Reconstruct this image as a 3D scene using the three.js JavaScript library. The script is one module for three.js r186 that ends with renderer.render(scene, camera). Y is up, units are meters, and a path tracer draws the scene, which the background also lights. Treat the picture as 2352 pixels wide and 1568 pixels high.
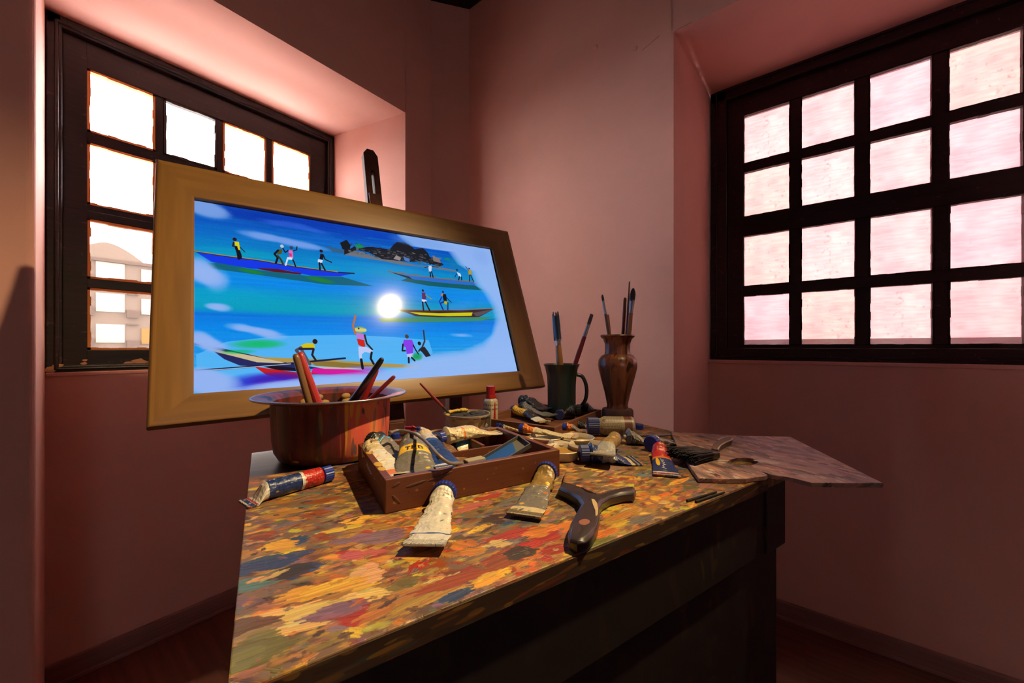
import * as THREE from 'three';
import { mergeGeometries, mergeVertices, toCreasedNormals } from 'three/addons/utils/BufferGeometryUtils.js';
import { RoundedBoxGeometry } from 'three/addons/geometries/RoundedBoxGeometry.js';
import { RectAreaLightUniformsLib } from 'three/addons/lights/RectAreaLightUniformsLib.js';
RectAreaLightUniformsLib.init();

// ---------------------------------------------------------------- camera, sky, exposure
const scene = new THREE.Scene();
const F = 870, CX = 1176, CY = 797, YAW = THREE.MathUtils.degToRad(37.8), EYE = new THREE.Vector3(0, 0.98, 0);
const camera = new THREE.PerspectiveCamera(THREE.MathUtils.radToDeg(2 * Math.atan(784 / F)), 1.5, 0.02, 300);
camera.position.copy(EYE);
camera.rotation.y = YAW;
camera.setViewOffset(2352, 1568, 0, 784 - CY, 2352, 1568);
scene.background = new THREE.Color().setRGB(30, 29, 29);            // bright overcast daylight
const renderer = new THREE.WebGLRenderer({ antialias: true });
renderer.toneMapping = THREE.LinearToneMapping;
renderer.toneMappingExposure = 1.0;
renderer.shadowMap.enabled = true;
const LAMP_AT = new THREE.Vector3(0.2, 2.0, -0.72), LAMP_TO = new THREE.Vector3(-0.62, 0.85, -0.12);
const LAMP_POWER = 10, SCREEN_GLOW = 0.95, SCREEN_LIGHT = 0.55;

// ---------------------------------------------------------------- helpers
const { sin, cos, PI, min, max, abs, floor, sqrt, hypot, atan2, exp } = Math;
const V = (x, y, z) => new THREE.Vector3(x, y, z);
const clamp = (x, a = 0, b = 1) => min(b, max(a, x)), mix = (a, b, t) => a + (b - a) * t;
const smooth = (a, b, x) => { const t = clamp((x - a) / (b - a)); return t * t * (3 - 2 * t); };
function rng(seed) { let s = seed | 0; return () => { s = (s + 0x6d2b79f5) | 0; let t = Math.imul(s ^ (s >>> 15), 1 | s); t = (t + Math.imul(t ^ (t >>> 7), 61 | t)) ^ t; return ((t ^ (t >>> 14)) >>> 0) / 4294967296; }; }
function hash(x, y, z) { let h = Math.imul(x | 0, 374761393) + Math.imul(y | 0, 668265263) + Math.imul(z | 0, 2147483647 ^ 0x5bd1e995); h = Math.imul(h ^ (h >>> 13), 1274126177); return ((h ^ (h >>> 16)) >>> 0) / 4294967296; }
function vnoise(x, y, z = 0) {
  const i = floor(x), j = floor(y), k = floor(z), u = x - i, v = y - j, w = z - k, s = (t) => t * t * (3 - 2 * t), a = s(u), b = s(v), c = s(w);
  const l = (q) => mix(mix(hash(i, j, q), hash(i + 1, j, q), a), mix(hash(i, j + 1, q), hash(i + 1, j + 1, q), a), b);
  return mix(l(k), l(k + 1), c);
}
const fbm = (x, y, z = 0) => 0.55 * vnoise(x, y, z) + 0.3 * vnoise(2.1 * x, 2.1 * y, z + 7) + 0.15 * vnoise(4.3 * x, 4.3 * y, z + 13);
// a photo pixel gives a direction; the distance comes from the plane it lies on or from a depth
function ray(px, py) { const X = (px - CX) / F, Y = -(py - CY) / F; return V(X * cos(YAW) - sin(YAW), Y, -(X * sin(YAW) + cos(YAW))); }
const onY = (px, py, y) => { const r = ray(px, py); return r.multiplyScalar((y - EYE.y) / r.y).add(EYE); };
const atD = (px, py, d) => ray(px, py).multiplyScalar(d).add(EYE);

const taken = {};
const numbered = (name) => { const n = taken[name] = (taken[name] ?? -1) + 1; return n ? name + '_' + String(n).padStart(3, '0') : name; };
function obj(name, geo, mat, parent) { const m = new THREE.Mesh(geo, mat); m.name = parent ? name : numbered(name); (parent ?? scene).add(m); return m; }
function tag(o, label, category, group, kind) { if (label) o.userData.label = label; if (category) o.userData.category = category; if (group) o.userData.group = group; if (kind) o.userData.kind = kind; return o; }
function thing(name, label, category, group) { const g = new THREE.Group(); g.name = numbered(name); scene.add(g); return tag(g, label, category, group); }
function structure(o, label) { o.userData.kind = 'structure'; if (label) o.userData.label = label; return o; }
function merge(list) {
  const gs = list.map((g) => { g = g.index ? g.toNonIndexed() : g; for (const k of Object.keys(g.attributes)) if (!['position', 'normal', 'uv'].includes(k)) g.deleteAttribute(k); g.clearGroups(); if (!g.attributes.uv) g.setAttribute('uv', new THREE.BufferAttribute(new Float32Array(g.attributes.position.count * 2), 2)); return g; });
  return mergeGeometries(gs);
}
const box = (x0, x1, y0, y1, z0, z1, r = 0) => (r ? new RoundedBoxGeometry(x1 - x0, y1 - y0, z1 - z0, 2, r) : new THREE.BoxGeometry(x1 - x0, y1 - y0, z1 - z0)).translate((x0 + x1) / 2, (y0 + y1) / 2, (z0 + z1) / 2);
// uv in metres from the dominant direction of each face
function metreUV(g, s = 1) {
  g = g.index ? g.toNonIndexed() : g; g.computeVertexNormals();
  const p = g.attributes.position, n = g.attributes.normal, uv = new Float32Array(p.count * 2);
  for (let i = 0; i < p.count; i++) {
    const a = abs(n.getX(i)), b = abs(n.getY(i)), c = abs(n.getZ(i)), x = p.getX(i), y = p.getY(i), z = p.getZ(i);
    const [u, v] = a > b && a > c ? [z, y] : b > c ? [x, z] : [x, y];
    uv[2 * i] = u * s; uv[2 * i + 1] = v * s;
  }
  g.setAttribute('uv', new THREE.BufferAttribute(uv, 2)); return g;
}
const lathe = (pts, seg = 40) => toCreasedNormals(new THREE.LatheGeometry(pts.map(([r, y]) => new THREE.Vector2(r, y)), seg), 0.7);
function shapeOf(pts) { const s = new THREE.Shape(); pts.forEach(([x, y], i) => (i ? s.lineTo(x, y) : s.moveTo(x, y))); s.closePath(); return s; }
// plan outline (x, z) raised from y0 to y1
const plan = (pts, y0, y1) => new THREE.ExtrudeGeometry(shapeOf(pts.map(([x, z]) => [x, -z])), { depth: y1 - y0, bevelEnabled: false }).rotateX(-PI / 2).translate(0, y0, 0);
function slabOf(pts, y0, y1, bevel = 0.001, holes = []) {
  const s = shapeOf(pts.map(([x, z]) => [x, -z])); holes.forEach((h) => s.holes.push(shapeOf(h.map(([x, z]) => [x, -z]))));
  return new THREE.ExtrudeGeometry(s, { depth: y1 - y0 - 2 * bevel, bevelEnabled: true, bevelThickness: bevel, bevelSize: bevel, bevelOffset: -bevel, bevelSegments: 2, curveSegments: 8 }).rotateX(-PI / 2).translate(0, y0 + bevel, 0);
}
const rod = (a, b, r0, r1 = r0, seg = 12) => { const d = b.clone().sub(a), g = new THREE.CylinderGeometry(r1, r0, d.length(), seg).translate(0, d.length() / 2, 0); return g.applyQuaternion(new THREE.Quaternion().setFromUnitVectors(V(0, 1, 0), d.normalize())).translate(a.x, a.y, a.z); };
const sweep = (pts, r, n = 40, seg = 8) => new THREE.TubeGeometry(new THREE.CatmullRomCurve3(pts), n, r, seg);

function canvas(w, h, draw) { const c = document.createElement('canvas'); c.width = w; c.height = h; draw(c.getContext('2d'), w, h); return c; }
function tex(c, srgb = true, rx = 1, ry = 1) { const t = new THREE.CanvasTexture(c); t.wrapS = t.wrapT = THREE.RepeatWrapping; t.repeat.set(rx, ry); if (srgb) t.colorSpace = THREE.SRGBColorSpace; return t; }
function dataTex(w, h, f, srgb = true, rx = 1, ry = 1) {
  const d = new Uint8Array(w * h * 4);
  for (let y = 0; y < h; y++) for (let x = 0; x < w; x++) { const c = f(x / w, y / h, x, y), i = (y * w + x) * 4; d[i] = clamp(c[0], 0, 255); d[i + 1] = clamp(c[1] ?? c[0], 0, 255); d[i + 2] = clamp(c[2] ?? c[0], 0, 255); d[i + 3] = 255; }
  const t = new THREE.DataTexture(d, w, h); t.magFilter = THREE.LinearFilter; t.wrapS = t.wrapT = THREE.RepeatWrapping; t.repeat.set(rx, ry); if (srgb) t.colorSpace = THREE.SRGBColorSpace; t.needsUpdate = true; return t;
}
const std = (o) => new THREE.MeshStandardMaterial(o), phys = (o) => new THREE.MeshPhysicalMaterial(o);
const lin = (r, g, b) => new THREE.Color().setRGB(r, g, b);
const css = (c, a = 1) => `rgba(${c[0] | 0},${c[1] | 0},${c[2] | 0},${a})`;
// tileable noise: blends four shifted lookups
const tile = (f) => (u, v) => { const a = f(u, v), b = f(u - 1, v), c = f(u, v - 1), d = f(u - 1, v - 1); return mix(mix(a, b, u), mix(c, d, u), v); };

// ---------------------------------------------------------------- materials
const plasterTone = tile((u, v) => fbm(u * 5, v * 5, 3)), plasterFine = tile((u, v) => fbm(u * 60, v * 60, 9)), plasterMid = tile((u, v) => fbm(u * 14, v * 14, 5));
const plasterMap = dataTex(512, 512, (u, v) => { const t = 238 + 14 * (plasterTone(u, v) - 0.5) + 10 * (plasterMid(u, v) - 0.5); return [t, t - 1 + 4 * (plasterTone(v, u) - 0.5), t - 2]; });
const plasterBump = dataTex(512, 512, (u, v) => [128 + 90 * (plasterMid(u, v) - 0.5) + 60 * (plasterFine(u, v) - 0.5)], false);
const M = {};
M.wall = std({ color: lin(0.83, 0.435, 0.355), map: plasterMap, roughness: 0.85, bumpMap: plasterBump, bumpScale: 0.0025 });
M.alcove = M.wall;
function woodTex(base, dark, seed, w = 512, h = 256, streak = 1) {
  return dataTex(w, h, (u, v) => {
    const g = vnoise(u * 3, v * 90, seed), g2 = vnoise(u * 12, v * 220, seed + 4), k = vnoise(u * 1.5, v * 9, seed + 9), t = clamp(0.25 + 0.55 * streak * (g - 0.4) + 0.35 * streak * (g2 - 0.5) + 0.4 * (k - 0.5));
    return [mix(base[0], dark[0], t), mix(base[1], dark[1], t), mix(base[2], dark[2], t)];
  });
}
const floorWood = woodTex([112, 68, 54], [70, 40, 32], 21); floorWood.repeat.set(0.7, 1.2);
M.floor = std({ map: floorWood, roughness: 0.5 });
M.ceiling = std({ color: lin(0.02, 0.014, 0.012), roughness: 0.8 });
const skirt = woodTex([150, 106, 98], [120, 82, 76], 31, 512, 128); skirt.repeat.set(0.8, 4);
M.skirting = std({ map: skirt, roughness: 0.6 });
const blackChip = dataTex(256, 256, (u, v, x, y) => { const t = 33 + 18 * (vnoise(u * 8, v * 60, 2) - 0.5), c = vnoise(u * 40, v * 40, 8) > 0.93 ? 40 : 0; return [t + c, t * 0.6 + c * 0.8, t * 0.68 + c * 0.7]; });
blackChip.repeat.set(3, 3);
M.blackWood = std({ map: blackChip, roughness: 0.38 });
M.putty = std({ color: lin(0.62, 0.22, 0.05), roughness: 0.7 });
M.darkPutty = std({ color: lin(0.035, 0.024, 0.018), roughness: 0.6 });
M.chip = std({ color: lin(0.55, 0.27, 0.14), roughness: 0.9 });
M.clearPane = phys({ color: lin(1, 0.985, 0.99), roughness: 0.22, transmission: 1, thickness: 0, ior: 1.5 });
M.filmPane = phys({ color: lin(0.16, 0.135, 0.12), roughness: 0.25, transmission: 1, thickness: 0, ior: 1.5 });
M.sidePane = phys({ color: lin(0.17, 0.16, 0.165), roughness: 0.3, transmission: 1, thickness: 0, ior: 1.5 });  // tinted glass setting the strength of the added fill window
M.teal = phys({ color: lin(0.006, 0.03, 0.034), roughness: 0.3, transmission: 1, thickness: 0 });
function frostTex(seed) {
  return dataTex(128, 128, (u, v) => {
    const streak = vnoise(u * 6, v * 44, seed) - 0.5, cloud = fbm(u * 3, v * 3, seed + 3) - 0.5, dirt = max(0, fbm(u * 22, v * 22, seed + 8) - 0.66) * 190 * smooth(0.75, 0.1, vnoise(u * 3, v * 3, seed + 1));
    return [244 + 14 * streak - dirt + 8 * cloud, 226 + 22 * streak + 52 * cloud - dirt * 1.1, 226 + 22 * streak + 40 * cloud - dirt * 1.05];
  });
}
const FROST = [[1, 0.86, 0.84], [1, 0.8, 0.8], [0.96, 0.83, 0.87], [1, 0.87, 0.79]].map((c, i) => phys({ color: lin(0.078 * c[0], 0.0505 * c[1], 0.0505 * c[2]), map: frostTex(40 + i * 17), roughness: 0.62, transmission: 1, thickness: 0, ior: 1.45 }));

// ---------------------------------------------------------------- room
const XL = -1.342, ZR = -1.27, CEIL = 2.55;               // room faces of the two thick walls
const XA = -1.722, ZA = -1.69;                            // alcove backs below the windows
const arc = (cx, cz, r, a0, a1, n = 5) => Array.from({ length: n + 1 }, (_, i) => { const a = a0 + (a1 - a0) * i / n; return [cx + r * cos(a), cz + r * sin(a)]; });
const wallLeft = structure(obj('wall_left', metreUV(merge([
  plan([[XL, 2.3], [-1.9, 2.3], [-1.9, -0.04], [XA, -0.037], ...arc(XL - 0.014, -0.009 + 0.006, 0.014, -PI / 2, 0).map(([x, z]) => [x, z])], 0, CEIL),
  plan([[XL, -0.992], [XA, -0.884], [-1.9, -0.884], [-1.9, -1.9], [XL - 0.3, -1.9], [XL + 0.0, -1.132]], 0, CEIL),
  new THREE.ExtrudeGeometry(shapeOf([[XL, 1.974], [XA - 0.178, 1.952], [XA - 0.178, CEIL], [XL, CEIL]]), { depth: 1.0, bevelEnabled: false }).translate(0, 0, -0.995),
  plan([[XA, -0.02], [-1.9, -0.02], [-1.9, -0.9], [XA, -0.9]], 0, 0.9),
])), M.wall), 'thick pink plastered wall with a deep window alcove');
structure(obj('wall_corner', metreUV(plan([[XL, -1.132], [-1.236, ZR], [-1.3, -1.9], [XL - 0.3, -1.9]], 0, CEIL)), M.wall), 'narrow splayed strip of wall in the corner');
const wallRight = structure(obj('wall_right', metreUV(merge([
  plan([[-1.236, ZR], [-0.333, ZR], [-0.31, ZA], [-0.31, -1.9], [-1.3, -1.9]], 0, CEIL),
  plan([[0.6, ZR], [2.3, ZR], [2.3, -1.9], [0.575, -1.9], [0.575, ZA]], 0, CEIL),
  new THREE.ExtrudeGeometry(shapeOf([[-ZR, 1.984], [-ZR, CEIL], [1.9, CEIL], [1.9, 2.012]]), { depth: 0.95, bevelEnabled: false }).rotateY(PI / 2).translate(-0.342, 0, 0),
  plan([[-0.33, ZA], [0.6, ZA], [0.6, -1.9], [-0.33, -1.9]], 0, 0.926),
])), M.wall), 'thick pink plastered wall with a deep window alcove');
structure(obj('floor', metreUV(box(-1.9, 2.3, -0.12, 0, -1.9, 2.3)), M.floor), 'dark brown wooden floor');
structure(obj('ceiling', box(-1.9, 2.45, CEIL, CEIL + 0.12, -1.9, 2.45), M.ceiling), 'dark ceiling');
structure(obj('wall_back', metreUV(box(-1.9, 2.45, 0, CEIL, 2.3, 2.45)), M.wall));
structure(obj('wall_side', metreUV(merge([box(2.3, 2.45, 0, CEIL, -1.9, 0.72), box(2.3, 2.45, 0, CEIL, 1.6, 2.3), box(2.3, 2.45, 0, 0.92, 0.72, 1.6), box(2.3, 2.45, 2.0, CEIL, 0.72, 1.6)])), M.wall), 'pink wall with an opening for the added third window');
// skirting boards inside the alcoves and along the wall
structure(obj('baseboard_left', metreUV(merge([box(XA, XA + 0.014, 0, 0.066, -0.885, -0.037, 0.003), box(XA, XA + 0.02, 0, 0.012, -0.885, -0.037, 0.003)])), M.skirting), 'brown wooden skirting board under the left window');
structure(obj('baseboard_right', metreUV(merge([box(-0.312, 0.577, 0, 0.062, ZA, ZA + 0.014, 0.003), box(-0.312, 0.577, 0, 0.012, ZA, ZA + 0.02, 0.003)])), M.skirting), 'brown wooden skirting board under the right window');
structure(obj('baseboard_corner', metreUV(merge([box(-1.23, -0.34, 0, 0.062, ZR, ZR + 0.014, 0.003)])), M.skirting));
structure(obj('trim_1', metreUV(box(XA - 0.03, XA + 0.004, 0.894, 0.906, -0.884, -0.038, 0.003)), M.wall), 'thin plaster sill below the left window');
structure(obj('trim_2', metreUV(box(-0.314, 0.577, 0.917, 0.93, ZA - 0.04, ZA + 0.004, 0.003)), M.wall), 'thin plaster sill below the right window');
// plaster plugs and hairline cracks on the right wall
{
  const onZ = (px, py) => { const r = ray(px, py); return r.multiplyScalar(ZR / r.z).add(EYE); };
  for (const [px, py] of [[1368, 108], [1459, 111]]) { const p = onZ(px, py); obj('plaster_plug', new THREE.SphereGeometry(0.008, 14, 10).scale(1, 1, 0.35).translate(p.x, p.y, ZR), M.wall, wallRight); }
  const crack = (pts) => obj('crack', sweep(pts.map(([x, y]) => { const p = onZ(x, y); p.z = ZR + 0.0002; return p; }), 0.0006, 24, 4), std({ color: lin(0.2, 0.1, 0.08), roughness: 1 }), wallRight);
  crack([[1474, 116], [1483, 109], [1494, 100], [1503, 92], [1515, 82]]); crack([[1549, 74], [1560, 66], [1575, 58], [1590, 50]]);
}

// ---------------------------------------------------------------- windows: local x to the right as seen from inside, z towards the room
function buildWindow(name, label, pos, turn, w) {
  const g = new THREE.Group(); g.name = name; g.userData = { kind: 'structure', label }; g.position.copy(pos); g.rotation.y = turn; scene.add(g);
  const { a0, a1, y0, y1, cols, rows, bead, stile } = w, rnd = rng(w.seed), [L, R] = [cols[0][0] - stile, cols[3][1] + stile];
  const ring = (x0, x1, b, t, wd, z0, z1, r) => merge([box(x0, x0 + wd, b, t, z0, z1, r), box(x1 - wd, x1, b, t, z0, z1, r), box(x0, x1, t - wd, t, z0, z1, r), box(x0, x1, b, b + wd * 0.9, z0, z1, r)]);
  obj('architrave', metreUV(ring(a0, a1, y0, y1, L - a0 - 0.004, -0.09, 0.03, 0.004)), M.blackWood, g);
  obj('bead_moulding', metreUV(ring(a0 + 0.016, a1 - 0.016, y0 + 0.014, y1 - 0.016, 0.009, 0.02, 0.036, 0.004)), M.blackWood, g);
  const sash = (nm, r0, r1, top, bottom, z) => {
    const parts = [box(L - 0.004, cols[0][0], bottom, top, z - 0.02, z + 0.014, 0.002), box(cols[3][1], max(R, a1 - (L - a0)) + 0.004, bottom, top, z - 0.02, z + 0.014, 0.002), box(L, R, rows[r0][1], top, z - 0.02, z + 0.013, 0.002), box(L, R, bottom, rows[r1][0], z - 0.02, z + 0.013, 0.002)];
    for (let c = 0; c < 3; c++) parts.push(box(cols[c][1], cols[c + 1][0], rows[r1][0], rows[r0][1], z - 0.012, z + 0.01, 0.002));
    parts.push(box(L, R, rows[r1][1], rows[r0][0], z - 0.012, z + 0.0105, 0.002));
    const s = obj(nm, metreUV(merge(parts)), M.blackWood, g);
    for (const r of [r0, r1]) cols.forEach(([c0, c1], i) => {
      const [p0, p1] = rows[r], shared = w.pane(r, i, rnd), wig = () => (rnd() - 0.5) * 0.0025;
      const pane = new THREE.PlaneGeometry(c1 - c0 + 0.004, p1 - p0 + 0.004).translate((c0 + c1) / 2, (p0 + p1) / 2, z - 0.004);
      obj('pane', pane, shared, s);
      const b = bead, bp = [];
      // uneven putty lines round the pane, a short piece at a time
      const run = (x0, yy0, x1, yy1, n) => { for (let k = 0; k < n; k++) { const t0 = k / n, t1 = (k + 1) / n, q = b * (0.75 + 0.5 * rnd()); if (x0 === x1) bp.push(box(x0 < (c0 + c1) / 2 ? x0 : x0 - q, x0 < (c0 + c1) / 2 ? x0 + q : x0, mix(yy0, yy1, t0), mix(yy0, yy1, t1) + wig() * 0, z - 0.006, z + 0.012)); else bp.push(box(mix(x0, x1, t0), mix(x0, x1, t1), yy0 < (p0 + p1) / 2 ? yy0 : yy0 - q, yy0 < (p0 + p1) / 2 ? yy0 + q : yy0, z - 0.006, z + 0.012)); } };
      run(c0, p0, c0, p1, 7); run(c1, p0, c1, p1, 7); run(c0, p0, c1, p0, 7); run(c0, p1, c1, p1, 7);
      obj('putty', merge(bp), w.putty(r, i), s);
    });
    return s;
  };
  sash('upper_sash', 0, 1, y1 - (L - a0) + 0.004, rows[1][0] - (rows[1][0] - rows[2][1]) * 0.55, -0.004);
  sash('lower_sash', 2, 3, rows[2][1] + (rows[1][0] - rows[2][1]) * 0.55, y0 + 0.016, 0.004);
  return g;
}
const win1 = buildWindow('window_1', 'black wooden sash window of sixteen clear panes with orange putty', V(-1.76, 0, 0), PI / 2, {
  a0: 0.038, a1: 0.888, y0: 0.898, y1: 1.955, seed: 5, bead: 0.0065, stile: 0.046, cols: [[0.12, 0.275], [0.297, 0.446], [0.465, 0.611], [0.632, 0.785]], rows: [[1.647, 1.84], [1.421, 1.613], [1.192, 1.375], [0.972, 1.163]],
  pane: (r) => (r > 1 ? M.filmPane : M.clearPane), putty: (r, c) => (r === 0 && c === 1 ? M.darkPutty : M.putty),
});
const win2 = buildWindow('window_2', 'black wooden sash window of sixteen frosted pink panes', V(0, 0, -1.74), 0, {
  a0: -0.306, a1: 0.572, y0: 0.924, y1: 2.02, seed: 9, bead: 0.003, stile: 0.05, cols: [[-0.194, -0.046], [-0.014, 0.134], [0.167, 0.312], [0.344, 0.488]], rows: [[1.699, 1.89], [1.49, 1.667], [1.216, 1.414], [0.987, 1.181]],
  pane: (r, c) => FROST[(r * 3 + c * 5 + (r > 1 ? 1 : 0)) % 4], putty: () => M.darkPutty,
});
buildWindow('window_3', 'unseen black wooden sash window added opposite the left one for fill light', V(2.38, 0, 0), -PI / 2, {  // added out of view, lets in soft fill for the lower walls
  a0: 0.72, a1: 1.6, y0: 0.92, y1: 2.0, seed: 15, bead: 0.005, stile: 0.05, cols: [[0.832, 0.98], [1.012, 1.16], [1.192, 1.338], [1.37, 1.515]], rows: [[1.68, 1.87], [1.472, 1.65], [1.2, 1.395], [0.975, 1.165]],
  pane: () => M.sidePane, putty: () => M.darkPutty,
});
for (const [x0, x1, y] of [[-0.163, -0.048, 0.9835], [0.002, 0.125, 0.9835], [0.347, 0.44, 0.9835]]) tag(obj('glass_strip', box(x0, x1, y - 0.004, y + 0.004, 0.0185, 0.0195), M.teal, win2), 'bright teal strip of glass');
structure(obj('trim_3', box(-0.6, 0.9, 0.85, 1.012, -2.06, -1.92), std({ color: lin(0.16, 0.13, 0.13), roughness: 0.9 })), 'stone ledge outside the right window');
// flaked paint at the foot of the left window
{
  const rnd = rng(77);
  for (const [a, y, s] of [[0.05, 0.916, 0.016], [0.062, 0.925, 0.011], [0.112, 0.93, 0.008], [0.115, 0.94, 0.006], [0.21, 0.926, 0.014], [0.235, 0.932, 0.018], [0.26, 0.925, 0.012]]) {
    const pts = Array.from({ length: 9 }, (_, i) => { const t = i / 9 * 2 * PI, r = s * (0.6 + 0.5 * rnd()); return [a + r * 1.2 * cos(t), y + r * 0.6 * sin(t)]; });
    obj('paint_chip', new THREE.ExtrudeGeometry(shapeOf(pts), { depth: 0.001, bevelEnabled: false }).translate(0, 0, a < 0.08 ? 0.03 : 0.018), M.chip, win1);
  }
}

// ---------------------------------------------------------------- apartment block across the street, seen through the left window
{
  const t = thing('apartment_building', 'cream apartment block with balconies seen through the clear window panes', 'building');
  t.position.set(-54, 0, -6);
  const cream = std({ color: lin(0.21, 0.165, 0.135), roughness: 0.9 }), pale = std({ color: lin(0.5, 0.47, 0.42), roughness: 0.8 }), brown = std({ color: lin(0.125, 0.085, 0.07), roughness: 0.9 }), yellow = std({ color: lin(0.3, 0.17, 0.03), roughness: 0.9 });
  obj('wall', merge([box(-8, 0, -6, 9.6, -14, 16), new THREE.ExtrudeGeometry(shapeOf(Array.from({ length: 13 }, (_, i) => { const a = i / 12; return [-2.6 + 5.2 * a, 9.6 + 1.6 * (1 - abs(2 * a - 1) ** 1.6)]; }).concat([[2.6, 9.5], [-2.6, 9.5]])), { depth: 0.6, bevelEnabled: false }).rotateY(PI / 2).translate(-0.5, 0, 1)]), cream, t);
  obj('cornice', box(-0.1, 0.35, 9.3, 9.6, -14, 16), brown, t);
  for (let f = 0; f < 4; f++) for (let b = -2; b < 3; b++) {
    const y = -2.9 + f * 3.02 + 1, z = b * 5.6;
    const win = obj('window', box(0, 0.12, y + 0.3, y + 2.1, z - 0.2, z + 1.75), pale, t);
    obj('pane', box(0.12, 0.14, y + 0.45, y + 1.95, z - 0.05, z + 1.6), pale, win);
    obj('parapet', box(0, 0.55, y - 0.15, y + 0.75, z + 1.95, z + 2.85), brown, t);
    obj('parapet', box(0, 0.55, y - 0.2, y + 0.55, z - 1.2, z - 0.32), brown, t);
    obj('blind', box(0.05, 0.2, y + 1.2, y + 1.75, z + 2.1, z + 2.5), brown, t);
    obj('awning', box(0.05, 0.3, y + 2.1, y + 2.2, z - 1.2, z - 0.32), brown, t);
    obj('balcony_wall', box(0, 0.2, y + 0.2, y + 1.8, z - 2.6, z - 1.4), f === 1 ? yellow : pale, t);
  }
  structure(obj('street', box(-70, -8, -6.2, -6, -30, 30), std({ color: lin(0.2, 0.18, 0.17), roughness: 0.95 })), 'street outside');
}

// ---------------------------------------------------------------- desk: local x along its front edge, -z towards its back
const TOP = 0.8, REAR = 0.797, DESK_AT = V(-0.236, 0, -0.064), DESK_TURN = THREE.MathUtils.degToRad(71.2);
const DU = V(cos(DESK_TURN), 0, -sin(DESK_TURN)), DV = V(-sin(DESK_TURN), 0, -cos(DESK_TURN));
const deskUV = (p) => { const d = p.clone().sub(DESK_AT); return [d.dot(DU), d.dot(DV)]; };
const deskPx = (px, py, y = TOP) => deskUV(onY(px, py, y));
const TW = 2048, TH = 1024, TM = 0.86, TD = 0.43;                       // paint texture: 0.86 m by 0.43 m
const tableBump = canvas(TW, TH, (c) => { c.fillStyle = '#606060'; c.fillRect(0, 0, TW, TH); }), bctx = tableBump.getContext('2d');
const tablePaint = canvas(TW, TH, (c) => {
  const rnd = rng(1234), K = TW / TM, sx = (u) => u * K, sy = (v) => TH - v * TH / TD;
  c.fillStyle = '#765a3e'; c.fillRect(0, 0, TW, TH);
  // one dab: an irregular blob drawn out along its stroke, with bristle lines
  function dab(x, y, len, wid, ang, col, alpha = 0.9) {
    const rows = max(2, Math.ceil(wid * 2 / 2.6)), lift = rnd(), lean = (rnd() - 0.5) * 0.8;
    c.save(); bctx.save();
    for (const g of [c, bctx]) { g.translate(x, y); g.rotate(ang); g.lineCap = 'round'; }
    for (let k = 0; k < rows; k++) {
      const yy = (k / (rows - 1) - 0.5) * 2 * wid, f = sqrt(max(0.06, 1 - (yy / wid) ** 2)), l0 = -len * f * (0.55 + 0.6 * rnd()) + lean * yy, l1 = len * f * (0.55 + 0.6 * rnd()) + lean * yy, q = 0.88 + 0.24 * rnd(), bow = (rnd() - 0.5) * 3;
      c.strokeStyle = css(col.map((v) => min(255, v * q)), alpha); c.lineWidth = 3 + 1.6 * rnd(); c.beginPath(); c.moveTo(l0, yy); c.quadraticCurveTo((l0 + l1) / 2, yy + bow, l1, yy + bow * 0.5); c.stroke();
      const h = 70 + 110 * lift + 70 * rnd() | 0; bctx.strokeStyle = `rgba(${h},${h},${h},0.75)`; bctx.lineWidth = 2.6; bctx.beginPath(); bctx.moveTo(l0, yy); bctx.quadraticCurveTo((l0 + l1) / 2, yy + bow, l1, yy + bow * 0.5); bctx.stroke();
    }
    c.restore(); bctx.restore();
  }
  const P = { yellow: [222, 172, 48], ochre: [176, 124, 46], cream: [214, 176, 112], orange: [206, 112, 36], red: [160, 46, 32], rust: [142, 66, 24], brown: [98, 66, 40], dark: [58, 44, 36], grey: [108, 98, 94], mauve: [124, 98, 116], blue: [48, 66, 108], teal: [84, 112, 112], pink: [186, 92, 84], olive: [112, 100, 44], rose: [150, 108, 96], tan: [160, 118, 76] };
  const near = ['yellow', 'ochre', 'ochre', 'cream', 'orange', 'rust', 'brown', 'brown', 'grey', 'mauve', 'ochre', 'yellow', 'tan', 'olive', 'tan', 'dark', 'rose', 'brown', 'dark', 'grey', 'mauve', 'brown'];
  const cool = ['blue', 'teal', 'dark', 'mauve', 'brown', 'grey', 'rust', 'ochre', 'olive', 'tan'], warm = ['orange', 'red', 'yellow', 'rust', 'tan', 'ochre', 'ochre', 'yellow', 'brown', 'cream'];
  const smear = (n, a) => { for (let i = 0; i < n; i++) { c.globalAlpha = a; c.drawImage(c.canvas, (i % 2 ? 1 : -1) * (3 + 2 * i), (i % 3) - 1); } c.globalAlpha = 1; };
  for (let i = 0; i < 9000; i++) {
    const u = rnd() * TM, v = rnd() * TD, q = vnoise(u * 14 + 3, v * 18, 2), list = q > 0.66 ? warm : q < 0.32 ? cool : near;
    const s = i < 1200 ? 1.3 : i < 4000 ? 0.62 : 0.34, col = P[list[rnd() * list.length | 0]].map((k) => k * (0.8 + 0.3 * rnd()));
    dab(sx(u), sy(v), (14 + 26 * rnd()) * s, (5 + 9 * rnd()) * s, (rnd() - 0.5) * 1.1 + 0.2, col, i < 1200 ? 0.7 : 0.8);
  }
  smear(3, 0.2);
  for (let i = 0; i < 1500; i++) { const u = rnd() * TM, v = rnd() * TD, q = vnoise(u * 14 + 3, v * 18, 2), list = q > 0.66 ? warm : q < 0.32 ? cool : near; dab(sx(u), sy(v), 6 + 18 * rnd(), 3 + 7 * rnd(), (rnd() - 0.5) * 1.3 + 0.2, P[list[rnd() * list.length | 0]].map((k) => k * (0.85 + 0.28 * rnd())), 0.85); }
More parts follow.
